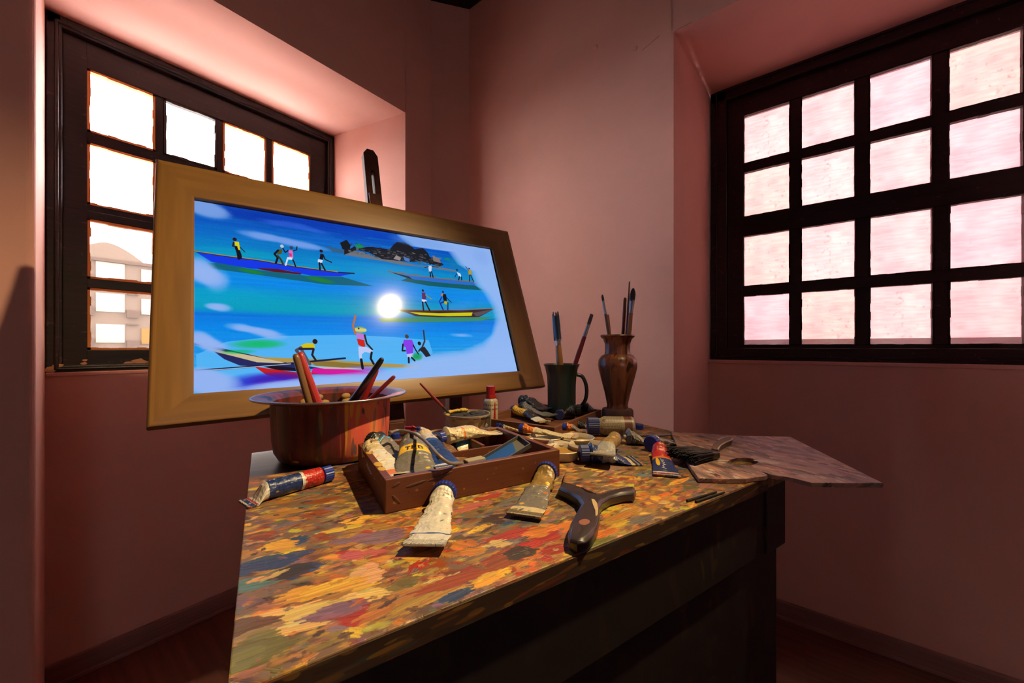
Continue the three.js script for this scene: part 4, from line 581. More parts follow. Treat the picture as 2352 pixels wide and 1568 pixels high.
// ---------------------------------------------------------------- mug and vase
{
  const MD = 0.972, c = atD(1290, 945, MD), t = thing('mug', 'dark green enamel mug with a large handle holding two brushes', 'mug'), m = phys({ color: lin(0.012, 0.024, 0.02), roughness: 0.3, clearcoat: 0.5, clearcoatRoughness: 0.2 });
  t.position.set(c.x, TF, c.z);
  const H = atD(1290, 836, MD).y - TF;
  obj('body', lathe([[0, 0.0003], [0.035, 0], [0.0385, 0.003], [0.0385, 0.02], [0.0388, H * 0.6], [0.0405, H * 0.78], [0.045, H * 0.93], [0.0492, H - 0.002], [0.0496, H], [0.048, H + 0.0006], [0.0468, H - 0.001], [0.0385, H * 0.78], [0.036, 0.02], [0.034, 0.005], [0, 0.005]], 56).scale(0.93, 1, 0.93), m, t);
  const ang = YAW, hx = (x, y) => V(x * cos(ang), y, -x * sin(ang));
  const hpts = [hx(0.93 * 0.042, H * 0.8), hx(0.93 * 0.056, H * 0.77), hx(0.93 * 0.066, H * 0.64), hx(0.93 * 0.069, H * 0.46), hx(0.93 * 0.064, H * 0.3), hx(0.93 * 0.052, H * 0.2), hx(0.93 * 0.037, H * 0.17)];
  const curve = new THREE.CatmullRomCurve3(hpts), sq = new THREE.Shape(); sq.absellipse(0, 0, 0.0035, 0.007, 0, 2 * PI);
  obj('handle', new THREE.TubeGeometry(curve, 40, 0.0048, 12), m, t);
  const mg = 'brushes standing in the green mug';
  bristlesUp('broad brush with ragged blue-black bristles in the green mug', [1276, 716, MD - 0.006], [1286, 836, MD - 0.004], 0.1, { r: 0.009, head: 0.0118, ferrule: 0.016, bristle: 0.07, flat: 0.7, splay: 1.0, seed: 3, hair: 0.0018, mat: woodOf(0.3, 0.13, 0.03), hairMat: hairBlue, group: mg });
  bristlesUp('slim red brush leaning to the right in the green mug', [1360, 721, MD], [1321, 836, MD], 0.1, { r: 0.0062, head: 0.0052, ferrule: 0.035, bristle: 0.026, flat: 0.7, seed: 4, mat: woodOf(0.16, 0.012, 0.014), hairMat: hairBrown, group: mg });
}
{
  const t = thing('vase', 'tall terracotta vase blotched with dark paint holding brushes', 'vase'), c = atD(1418, 960, 0.925);
  t.position.set(c.x, TOP, c.z);
  const vt = tex(canvas(512, 512, (x) => { const r = rng(31); x.fillStyle = '#8a5030'; x.fillRect(0, 0, 512, 512); for (let i = 0; i < 260; i++) { const k = [[104, 52, 30], [150, 92, 52], [120, 64, 36], [60, 34, 26], [160, 104, 62], [44, 30, 28]][r() * 6 | 0]; x.fillStyle = css(k, 0.3 + 0.3 * r()); x.beginPath(); x.ellipse(r() * 512, r() * 512, 6 + 26 * r(), 14 + 44 * r(), 0.25 * (r() - 0.3), 0, 2 * PI); x.fill(); } for (let i = 0; i < 46; i++) { x.fillStyle = css([[30, 22, 22], [40, 48, 44], [70, 30, 22]][r() * 3 | 0], 0.75); x.beginPath(); x.ellipse(r() * 512, 100 + r() * 360, 4 + 10 * r(), 8 + 22 * r(), 0.3, 0, 2 * PI); x.fill(); } }));
  const k = 0.925 / F, Y = (py) => EYE.y - (py - CY) * k - TOP, R = (w) => w * k / 2, H = Y(771);
  obj('body', lathe([[0, 0.012], [R(56), 0.012], [R(50), Y(938)], [R(46), Y(930)], [R(48), Y(924)], [R(58), Y(900)], [R(74), Y(870)], [R(85), Y(848)], [R(88), Y(838)], [R(84), Y(826)], [R(72), Y(817)], [R(58), Y(813)], [R(55), Y(806)], [R(56), Y(790)], [R(64), Y(778)], [R(73), Y(775)], [R(77), Y(771.5)], [R(74), Y(768.5)], [R(66), Y(768.5)], [R(58), Y(776)], [R(48), Y(790)], [R(48), Y(813)], [R(70), Y(835)], [R(56), Y(890)], [R(40), Y(925)], [0, Y(930)]], 64), phys({ map: vt, roughness: 0.36, clearcoat: 0.25 }), t);
  obj('foot', lathe([[0, 0], [R(70), 0], [R(71), 0.003], [R(70), Y(942)], [R(66), Y(938)], [R(50), Y(936)], [0, Y(936)]], 48), std({ color: lin(0.085, 0.035, 0.022), roughness: 0.55 }), t);
  const vg = 'brushes standing in the terracotta vase', D = 0.925;
  bristlesUp('fine round brush with a shiny ferrule in the terracotta vase', [1383, 676, D], [1399, 770, D], 0.1, { r: 0.004, head: 0.0034, ferrule: 0.034, bristle: 0.014, round: true, seed: 5, hair: 0.0007, mat: woodOf(0.13, 0.06, 0.03), hairMat: hairBlack, group: vg });
  handleUp('short broken brush handle in the terracotta vase', [1396, 722, D + 0.008], [1401, 770, D + 0.008], 0.1, woodOf(0.24, 0.085, 0.03), 0.0036, 0.0032, vg);
  handleUp('tall thin pointed brush handle in the terracotta vase', [1446, 646, D - 0.004], [1439, 770, D - 0.004], 0.1, woodOf(0.2, 0.07, 0.025), 0.0048, 0.0018, vg);
  handleUp('cut off wooden brush handle in the terracotta vase', [1436, 683, D + 0.012], [1431, 770, D + 0.012], 0.1, woodOf(0.22, 0.08, 0.03), 0.005, 0.004, vg);
  bristlesUp('flat brush with black filbert bristles in the terracotta vase', [1455, 661, D - 0.012], [1444, 770, D - 0.012], 0.1, { r: 0.0062, head: 0.0078, ferrule: 0.032, bristle: 0.029, flat: 0.6, round: true, seed: 8, mat: woodOf(0.32, 0.14, 0.04), hairMat: hairBlack, group: vg });
}
// ---------------------------------------------------------------- small bowl, bottle, jar
{
  const t = thing('paint_bowl', 'small stained white bowl filled with black paint', 'bowl'), c = atD(1074, 950, 0.79), R = 0.0475, H = c.y - REAR;
  t.position.set(c.x, REAR + 0.0007, c.z);
  const bt = tex(canvas(256, 128, (x) => { const r = rng(41); x.fillStyle = '#a8987c'; x.fillRect(0, 0, 256, 128); for (let i = 0; i < 70; i++) { x.fillStyle = css([[90, 74, 58], [150, 130, 100], [60, 48, 40], [176, 162, 132], [120, 90, 60]][r() * 5 | 0], 0.5); x.beginPath(); x.ellipse(r() * 256, r() * 128, 4 + 18 * r(), 3 + 9 * r(), 0, 0, 2 * PI); x.fill(); } }));
  obj('body', lathe([[0, 0.0005], [0.033, 0], [0.0345, 0.002], [0.038, H * 0.5], [R * 0.93, H * 0.86], [R * 0.97, H * 0.9], [R, H - 0.001], [R, H + 0.001], [R * 0.95, H + 0.001], [R * 0.9, H * 0.86], [0.034, 0.008], [0, 0.006]], 48), phys({ map: bt, roughness: 0.4 }), t);
  const rnd = rng(6), lumps = [new THREE.CylinderGeometry(R * 0.9, R * 0.8, 0.004, 40).translate(0, H - 0.007, 0)];
  for (let i = 0; i < 30; i++) { const a = rnd() * 2 * PI, q = R * (0.3 + 0.55 * rnd()); lumps.push(new THREE.IcosahedronGeometry(0.003 + 0.005 * rnd(), 1).scale(1.5, 0.5, 1.2).translate(q * cos(a), H - 0.004, q * sin(a))); }
  tag(obj('paint', merge(lumps), std({ color: lin(0.02, 0.015, 0.01), roughness: 0.85 }), t), 'thick black paint');
  const yl = []; for (let i = 0; i < 16; i++) { const a = 2.1 + 1.9 * i / 16; yl.push(new THREE.IcosahedronGeometry(0.003 + 0.003 * rnd(), 1).scale(1.3, 0.9, 1.3).translate(R * 0.9 * cos(a), H + 0.0006, R * 0.9 * sin(a))); }
  tag(obj('paint_rim', merge(yl), std({ color: lin(0.5, 0.3, 0.02), roughness: 0.5 }), t), 'yellow paint dried along the rim');
  bristlesUp('thin red brush resting in the small bowl', [1034, 952, 0.775], [964, 879, 0.75], 0.0, { r: 0.0032, head: 0.0032, ferrule: 0.012, bristle: 0.012, round: true, seed: 14, hair: 0.0007, mat: woodOf(0.2, 0.018, 0.012), metal: woodOf(0.03, 0.012, 0.01), hairMat: hairBlack });
}
{
  const t = thing('paint_bottle', 'small white bottle with a red screw cap', 'bottle'), c = atD(1127, 975, 0.85), k = 0.85 / F, R = 33 * k / 2, H = atD(1127, 888, 0.85).y - REAR;
  t.position.set(c.x, REAR + 0.0007, c.z);
  const lt = tex(canvas(256, 256, (x) => { const r = rng(51); x.fillStyle = '#a89c86'; x.fillRect(0, 0, 256, 256); x.fillStyle = 'rgba(70,66,60,0.8)'; for (let i = 0; i < 15; i++) for (let q = 0; q < 256;) { const l = 4 + 12 * r(); x.fillRect(q, 70 + i * 6, l, 2.2); q += l + 4; } x.fillStyle = '#8f1712'; x.beginPath(); x.moveTo(150, 256); x.lineTo(160, 215); x.lineTo(172, 225); x.lineTo(185, 160); x.lineTo(196, 190); x.lineTo(206, 130); x.lineTo(226, 256); x.fill(); x.beginPath(); x.moveTo(20, 256); x.lineTo(56, 130); x.lineTo(70, 256); x.fill(); }));
  obj('body', lathe([[0, 0], [R * 0.92, 0], [R, 0.003], [R, H * 0.62], [R * 0.93, H * 0.68], [R * 0.62, H * 0.73], [R * 0.6, H * 0.8], [0, H * 0.8]], 40), phys({ map: lt, roughness: 0.35 }), t);
  obj('cap', merge([capShape(R * 0.62, H * 0.2, 26).rotateZ(-PI / 2).translate(0, H * 0.8 , 0), new THREE.CylinderGeometry(R * 0.7, R * 0.72, H * 0.07, 30).translate(0, H * 0.765, 0)]), capMats.red, t);
}
{
  const t = thing('paint_jar', 'cylindrical jar with blue lid lying on its side below the vase', 'jar'), a = onY(1346, 999, TOP), b = onY(1455, 1001, TOP), d = b.clone().sub(a), L = d.length(), R = 0.0195;
  t.position.copy(a); t.rotation.y = atan2(-d.z, d.x);
  const jt = tex(canvas(256, 256, (x) => { const r = rng(61); x.fillStyle = '#97876c'; x.fillRect(0, 0, 256, 256); x.fillStyle = '#6b3a28'; x.fillRect(200, 0, 40, 256); x.fillStyle = 'rgba(60,50,42,0.7)'; for (let i = 0; i < 36; i++) for (let q = 60; q < 180;) { const l = 4 + 12 * r(); x.fillRect(q, 4 + i * 7, l, 2.4); q += l + 4; } x.fillStyle = '#5b4a55'; x.fillRect(20, 40, 30, 120); for (let i = 0; i < 30; i++) { x.fillStyle = css([[90, 70, 60], [150, 140, 120], [70, 50, 60]][r() * 3 | 0], 0.5); x.beginPath(); x.ellipse(r() * 256, r() * 256, 10 * r() + 3, 10 * r() + 2, 0, 0, 2 * PI); x.fill(); } }));
  const g = new THREE.LatheGeometry([[0, 0], [R * 0.9, 0.0], [R, 0.003], [R, L * 0.62], [R * 0.8, L * 0.7], [R * 0.75, L * 0.75]].map(([r, y]) => new THREE.Vector2(r, y)), 40).rotateZ(PI / 2).translate(L, R, 0);
  { const uv = g.attributes.uv, p = g.attributes.position; for (let i = 0; i < uv.count; i++) uv.setXY(i, p.getX(i) / L, uv.getX(i)); }
  obj('body', g, phys({ map: jt, roughness: 0.4 }), t);
  obj('lid', capShape(R * 0.88, L * 0.22, 30).translate(L * 0.26, R, 0), capMats.navy, t);
}
// ---------------------------------------------------------------- flower-shaped mixing dish
{
  const t = thing('flower_dish', 'flower-shaped white mixing dish with paint in its wells', 'dish'), c = onY(1290, 1018, TOP + 0.012);
  t.position.set(c.x, TOP, c.z);
  const plastic = phys({ color: lin(0.5, 0.4, 0.27), roughness: 0.4 }), R = 0.0325, ring = 0.046, cols = [[0.16, 0.02, 0.02], [0.02, 0.015, 0.02], [0.16, 0.1, 0.03], [0.1, 0.085, 0.03], [0.34, 0.18, 0.03]];
  for (let i = 0; i < 5; i++) {
    const a = i / 5 * 2 * PI + 2.3, x = ring * cos(a), z = ring * sin(a);
    const w = obj('well', lathe([[0, 0], [R * 0.76, 0], [R * 0.82, 0.0015], [R * 0.97, 0.0145], [R, 0.0155], [R * 0.97, 0.0165], [R * 0.92, 0.015], [R * 0.8, 0.004], [0, 0.003]], 40).translate(x, 0, z), plastic, t);
    obj('paint', lathe([[0, 0.0075], [R * 0.5, 0.008], [R * 0.83, 0.0095], [R * 0.84, 0.005]], 32).translate(x, 0, z), std({ color: lin(...cols[i]), roughness: 0.4 }), w);
    obj('stain', new THREE.CylinderGeometry(R * 0.905, R * 0.87, 0.004, 30, 1, true, a + 1, 1.9).translate(x, 0.0115, z), std({ color: lin(...[[0.4, 0.14, 0.03], [0.3, 0.2, 0.03]][i % 2]), roughness: 0.5, side: THREE.DoubleSide }), w);
  }
  obj('centre', new THREE.CylinderGeometry(0.018, 0.018, 0.0135, 30).translate(0, 0.00675, 0), plastic, t);
}
// ---------------------------------------------------------------- wooden box with partitions
const boxTurn = THREE.MathUtils.degToRad(68.6), BA = V(-0.3575, TOP, -0.238), BL = 0.237, BD = 0.178, BH = 0.0375;
{
  const t = thing('wooden_box', 'open reddish wooden box full of paint tubes and tools', 'box');
  t.position.copy(BA); t.rotation.y = boxTurn;
  const wd = tex(canvas(512, 256, (x) => { const r = rng(81); x.fillStyle = '#64331a'; x.fillRect(0, 0, 512, 256); for (let i = 0; i < 500; i++) { x.strokeStyle = css([[76, 36, 18], [112, 60, 30], [86, 42, 20], [98, 52, 26]][r() * 4 | 0], 0.3); x.lineWidth = 1 + 2 * r(); const y = r() * 256, a = r() * 512; x.beginPath(); x.moveTo(a, y); x.lineTo(a + 40 + 120 * r(), y + (r() - 0.5) * 6); x.stroke(); } for (let i = 0; i < 60; i++) { x.fillStyle = css([[170, 110, 60], [60, 28, 16], [190, 130, 40]][r() * 3 | 0], 0.5); x.beginPath(); x.ellipse(r() * 512, r() * 256, 1 + 5 * r() * r(), 1 + 3 * r(), r(), 0, 2 * PI); x.fill(); } }), true, 4, 8);
  const m = std({ map: wd, roughness: 0.5, bumpMap: wd, bumpScale: 0.0004 }), inner = std({ map: wd, color: lin(1.0, 0.95, 0.8), roughness: 0.6 }), th = 0.0085;
  obj('bottom', metreUV(box(th, BL - th, 0.0005, 0.0045, -BD + th, -th)), inner, t);
  obj('front', metreUV(box(0, BL, 0, BH, -th, 0, 0.0015)), m, t); obj('back', metreUV(box(0, BL, 0, BH, -BD, -BD + th, 0.0015)), m, t);
  obj('side', metreUV(box(0, th, 0, BH, -BD + th, -th, 0.001)), m, t); obj('side', metreUV(box(BL - th, BL, 0, BH, -BD + th, -th, 0.001)), m, t);
  obj('partition', metreUV(box(0.088, 0.093, 0.004, BH - 0.006, -BD + th, -0.075)), inner, t);
  obj('partition', metreUV(box(0.093, BL - th, 0.004, BH - 0.01, -0.1, -0.095)), inner, t);
  obj('partition', metreUV(box(0.165, 0.17, 0.004, BH - 0.007, -BD + th, -0.1)), inner, t);
  // smears of paint on the rim and gouges in the front
  const rnd = rng(9), blob = (x, y, z, r, sx, sy, sz) => new THREE.IcosahedronGeometry(r, 2).scale(sx, sy, sz).translate(x, y, z);
  const smearMat = std({ color: lin(0.52, 0.3, 0.02), roughness: 0.5 });
  for (const [z, r, k] of [[-0.118, 0.004, 1.6], [-0.06, 0.005, 2], [-0.04, 0.0045, 1.8]]) obj('paint_smear', blob(0.0048, BH, z, r, 1, 0.18, k), smearMat, t);
  const dark = std({ color: lin(0.09, 0.028, 0.012), roughness: 0.6 });
  for (const [x, y, l, a] of [[0.012, 0.014, 0.007, -0.9], [0.034, 0.027, 0.012, 0.15], [0.062, 0.0305, 0.016, 0.2], [0.012, 0.03, 0.005, 0.4], [0.215, 0.02, 0.003, -1]]) obj('gouge', blob(0, 0, 0, 1, l, 0.0016, 0.0006).rotateZ(a).translate(x, y, 0.0001), dark, t);
}
const BF = TOP + 0.0045, boxGroup = 'paint tubes in the wooden box';
paintTube('large cream paint tube lying across the back of the wooden box', { cap: [1014, 1024], end: [1146, 990], y: BF + 0.021, rise: 0.006, r: 0.0135, flat: 0.35, seed: 31, wrinkle: 0.0016, capLen: 0.008, capR: 0.009, bands: [[0, 0.24, 'cream'], [0.24, 0.28, 'orange'], [0.28, 0.94, 'cream'], [0.94, 1, 'white']], smears: ['orange', 'brown', 'blue', 'cream', 'yellow'], group: boxGroup });
paintTube('dark blue paint tube with bright blue cap in the wooden box', { cap: [972, 1020], end: [1034, 1074], y: BF + 0.018, r: 0.0125, flat: 0.25, seed: 32, wrinkle: 0.001, capLen: 0.007, capR: 0.0125, bands: [[0, 0.32, 'cream'], [0.32, 0.92, 'blue'], [0.92, 1, 'white']], smears: ['dark', 'blue', 'orange'], group: boxGroup });
paintTube('grey-brown crumpled paint tube with black cap at the left of the wooden box', { cap: [857, 1040], end: [928, 1050], y: BF + 0.016, r: 0.0155, flat: 0.2, seed: 33, wrinkle: 0.0028, capColor: 'black', bands: [[0, 0.2, 'dark'], [0.2, 0.3, 'sky'], [0.3, 1, 'grey']], smears: ['brown', 'dark', 'white', 'blue', 'cream'], group: boxGroup });
paintTube('pink and orange stained paint tube along the left side of the wooden box', { cap: [848, 1050], end: [905, 1098], y: BF + 0.016, r: 0.0135, flat: 0.1, seed: 34, wrinkle: 0.0018, capColor: null, bands: [[0, 0.3, 'cream'], [0.3, 0.55, 'white'], [0.55, 0.8, 'white'], [0.8, 1, 'orange']], smears: ['orange', 'red', 'brown', 'cream', 'dark'], group: boxGroup });
paintTube('clear paint tube with a yellow bordered label in the wooden box', { cap: [948, 1046], end: [956, 1094], y: BF + 0.016, r: 0.0175, flat: 0.2, squash: 0.8, seed: 35, wrinkle: 0.0016, capColor: 'black', capLen: 0.005, bands: [[0, 0.34, 'grey'], [0.34, 0.5, 'yellow'], [0.5, 0.94, 'grey'], [0.94, 1, 'yellow']], smears: ['grey', 'green', 'brown', 'cream', 'yellow'], text: { s: 'TPB', x: 0.42, size: 30, col: 'dark', turn: -PI / 2 }, group: boxGroup });
paintTube('long brown-grey squeezed paint tube in the middle of the wooden box', { cap: [1002, 1040], end: [1066, 1066], y: BF + 0.01, r: 0.0105, flat: 0.3, seed: 36, wrinkle: 0.0018, capColor: 'black', bands: [[0, 1, 'brown']], smears: ['grey', 'brown', 'cream', 'dark'], group: boxGroup });
paintTube('sky blue and white crumpled paint tube in the wooden box', { cap: [1052, 1030], end: [1094, 1050], y: BF + 0.004, r: 0.0145, flat: 0.1, seed: 37, wrinkle: 0.002, capColor: 'black', bands: [[0, 0.3, 'dark'], [0.3, 0.5, 'sky'], [0.5, 1, 'cream']], smears: ['sky', 'white', 'orange', 'sky'], group: boxGroup });
{
  // bent grey wire handle lying over the box
  const t = thing('bent_wire_tool', 'bent grey wire tool lying over the wooden box', 'tool'), p = (px, py, y) => onY(px, py, y), a = p(897, 993, BF + 0.05);
  t.position.copy(a); const pts = [[897, 993, 0.058], [915, 988, 0.058], [945, 993, 0.057], [968, 1006, 0.057], [990, 1026, 0.057], [1010, 1048, 0.054], [1030, 1062, 0.046], [1062, 1064, 0.036]].map(([x, y, h]) => p(x, y, TOP + h).sub(a));
  obj('shaft', sweep(pts, 0.0021, 80, 10), std({ color: lin(0.2, 0.165, 0.14), roughness: 0.5, metalness: 0.3 }), t);
  obj('tip', new THREE.SphereGeometry(0.0032, 12, 10).scale(1.4, 1, 1).translate(...pts[0].toArray()), std({ color: lin(0.14, 0.1, 0.08), roughness: 0.5 }), t);
}
{
  const t = thing('paint_scoop', 'small tilted plastic scoop stained with blue paint in the wooden box', 'scoop'), c = onY(1160, 1046, TOP + 0.026);
  t.position.set(c.x, TOP + 0.027, c.z); t.rotation.y = boxTurn - 0.06; t.rotation.z = 0.05; t.rotation.x = 0.4;
  obj('tray', merge([box(-0.042, 0.036, -0.001, 0.001, -0.017, 0.017, 0.0008), box(-0.042, 0.036, 0, 0.006, 0.0155, 0.017), box(-0.042, 0.036, 0, 0.006, -0.017, -0.0155), box(-0.043, -0.0415, 0, 0.006, -0.017, 0.017), box(0.0345, 0.036, 0, 0.006, -0.017, 0.017)]), std({ color: lin(0.13, 0.12, 0.1), roughness: 0.4 }), t);
  tag(obj('blue_paint', slabOf([[-0.04, -0.015], [0.022, -0.015], [0.012, 0.0152], [-0.04, 0.0152]], 0.001, 0.0022, 0.0003), std({ color: lin(0.02, 0.09, 0.34), roughness: 0.35 }), t), 'bright blue paint');
}
{
  const c = onY(1090, 1058, TOP + 0.02), t = tag(obj('eraser', new RoundedBoxGeometry(0.03, 0.008, 0.013, 2, 0.002), std({ color: lin(0.3, 0.25, 0.18), roughness: 0.8 })), 'small grey eraser block in the wooden box', 'eraser');
  t.position.set(c.x, TOP + 0.02, c.z); t.rotation.y = boxTurn + 0.1;
  const m = std({ color: lin(0.14, 0.065, 0.025), roughness: 0.6 }), k = tag(obj('wood_wedge', slabOf([[0, 0], [0.02, -0.004], [0.024, 0.004], [0.002, 0.007]], 0, 0.034, 0.001), m), 'upright wooden wedge at the back of the wooden box', 'wood scrap'), e = onY(1112, 1030, BF);
  k.position.set(e.x, BF, e.z); k.rotation.y = boxTurn + 0.5;
}
// ---------------------------------------------------------------- artist's palette with a broad black brush
const PT = TOP + 0.0065;
{
  const t = thing('palette_board', 'brown wooden palette board with a thumb hole overhanging the table corner', 'palette'), w = (px, py) => { const p = onY(px, py, PT); return [p.x, p.z]; };
  const out = [[1541, 991], [1620, 995], [1703, 1000], [1815, 1002.5], [2029, 1109], [1950, 1109], [1864, 1108], [1840, 1102], [1823, 1097.5], [1800, 1093], [1785, 1091.5], [1772, 1089.5], [1749, 1082.5], [1763, 1090], [1757, 1093], [1735, 1095], [1713, 1099], [1660, 1099], [1605, 1098], [1594, 1084], [1584, 1069], [1570, 1048], [1557, 1029]].map((p) => w(...p));
  const a0 = out[0], hole = Array.from({ length: 24 }, (_, i) => { const a = i / 24 * 2 * PI; return w(1706.5 + 37 * cos(a), 1060 + 9.2 * sin(a)); });
  const rel = (list) => list.map(([x, z]) => [x - a0[0], z - a0[1]]);
  t.position.set(a0[0], TOP, a0[1]);
  const pt = canvas(1024, 1024, (c) => {
    const r = rng(91); c.fillStyle = '#a07c6a'; c.fillRect(0, 0, 1024, 1024);
    const swipe = (n, cols, l, w, a) => { for (let i = 0; i < n; i++) { const k = cols[r() * cols.length | 0]; c.save(); c.translate(r() * 1024, r() * 1024); c.rotate(0.5 + (r() - 0.5) * 0.8); for (let q = 0; q < 6; q++) { c.strokeStyle = css(k.map((v) => v * (0.85 + 0.3 * r())), a); c.lineWidth = 1 + w * r(); const h = l * (0.3 + r()); c.beginPath(); c.moveTo(-h, (q - 3) * w * 0.7); c.quadraticCurveTo(0, (q - 3) * w * 0.7 + 6 * (r() - 0.5), h, (q - 3) * w * 0.7); c.stroke(); } c.restore(); } };
    swipe(700, [[190, 142, 120], [130, 100, 94], [92, 70, 64], [206, 160, 136], [104, 92, 98], [160, 108, 82], [70, 54, 50]], 42, 6, 0.6);
    swipe(320, [[226, 198, 180], [56, 44, 42], [150, 70, 50], [60, 54, 58], [176, 126, 60], [206, 170, 150]], 18, 4, 0.8);
  });
  const m = std({ map: tex(pt, true, 2.4, 2.4), roughness: 0.46, bumpMap: tex(pt, false, 2.4, 2.4), bumpScale: 0.0018 });
  obj('board', slabOf(rel(out), 0.0005, PT - TOP, 0.0008, [rel(hole)]), m, t);
  const pale = std({ color: lin(0.55, 0.42, 0.34), roughness: 0.5 }), rnd = rng(12), bits = [];
  for (const [px, py, s] of [[1762, 1060, 0.007], [1775, 1063, 0.008], [1790, 1063, 0.005], [1740, 1058, 0.004], [1665, 1058, 0.006], [1655, 1062, 0.005], [1735, 1049, 0.004], [1800, 1022, 0.003], [1780, 1030, 0.003], [1720, 1012, 0.003], [1745, 1015, 0.003]]) { const [x, z] = rel([w(px, py)])[0]; for (let k = 0; k < 4; k++) bits.push(new THREE.IcosahedronGeometry(s * (0.5 + 0.5 * rnd()), 1).scale(1.3, 0.1, 0.8).rotateY(0.6).translate(x + (rnd() - 0.5) * s * 1.6, PT - TOP, z + (rnd() - 0.5) * s)); }
  tag(obj('dried_paint', merge(bits), pale, t), 'pale dried paint around the thumb hole');
}
{
  const t = thing('broad_brush', 'broad brush with ragged black bristles lying on the palette board', 'brush'), y = PT, P = (px, py, h = 0) => onY(px, py, y + h), a = P(1566, 1058), b = P(1652, 1040), d = b.clone().sub(a), L = d.length();
  t.position.copy(a); t.rotation.y = atan2(-d.z, d.x);
  const rnd = rng(17), hairs = [], W = 0.023, Th = 0.012;
  for (let i = 0; i < 520; i++) { const z = (rnd() - 0.5) * 2 * W, h = 0.001 + rnd() * Th, len = 0.9 + 0.2 * rnd(), x0 = 0.044; hairs.push(rod(V(x0, 0.002 + h * 0.8, z), V(x0 - 0.046 * len, 0.0008 + h * 1.15 * (0.5 + rnd() * 0.7), z * 1.1 + (rnd() - 0.5) * 0.007), 0.0009, 0.0006, 4)); }
  hairs.push(box(0.004, 0.044, 0.0008, Th * 0.85, -W * 0.95, W * 0.95, 0.003));
  tag(obj('bristles', merge(hairs), hairBlack, t), 'ragged black bristles');
  obj('ferrule', box(0.04, 0.06, 0.0006, 0.0118, -W * 1.02, W * 1.02, 0.0035), std({ color: lin(0.1, 0.075, 0.055), roughness: 0.4, metalness: 0.6 }), t);
  const local = (px, py) => { const p = P(px, py, 0.008).sub(t.position); return p.applyAxisAngle(V(0, 1, 0), -t.rotation.y); };
  const pts = [[1648, 1034], [1655, 1024], [1668, 1016], [1680, 1011], [1682, 1006], [1674, 1004], [1660, 1006], [1648, 1012], [1638, 1020], [1634, 1030]].map(([x, yy]) => { const p = local(x, yy); return [p.x, p.z]; });
  obj('handle', slabOf(pts, 0.0006, 0.009, 0.001), std({ color: lin(0.17, 0.1, 0.075), roughness: 0.5 }), t);
  tag(obj('handle_edge', sweep([...pts, pts[0]].slice(0, 8).map(([x, z]) => V(x, 0.0085, z)), 0.0014, 60, 6), std({ color: lin(0.46, 0.36, 0.26), roughness: 0.5 }), t), 'bare cream edge of the handle');
}
{
  const t = thing('palette_knife', 'grey palette knife blade beside the palette board corner', 'knife'), a = onY(1490, 1002, TOP), b = onY(1543, 999, TOP), d = b.clone().sub(a), L = d.length();
  t.position.copy(a); t.rotation.y = atan2(-d.z, d.x);
  obj('blade', slabOf([[0, -0.005], [L * 0.6, -0.009], [L, -0.003], [L, 0.003], [L * 0.6, 0.006], [0, 0.003]], 0.0006, 0.0022, 0.0004), std({ color: lin(0.3, 0.28, 0.27), roughness: 0.35, metalness: 0.7 }), t);
  obj('tang', rod(V(-0.03, 0.003, -0.001), V(0.002, 0.002, -0.001), 0.002), std({ color: lin(0.16, 0.1, 0.07), roughness: 0.5 }), t);
}
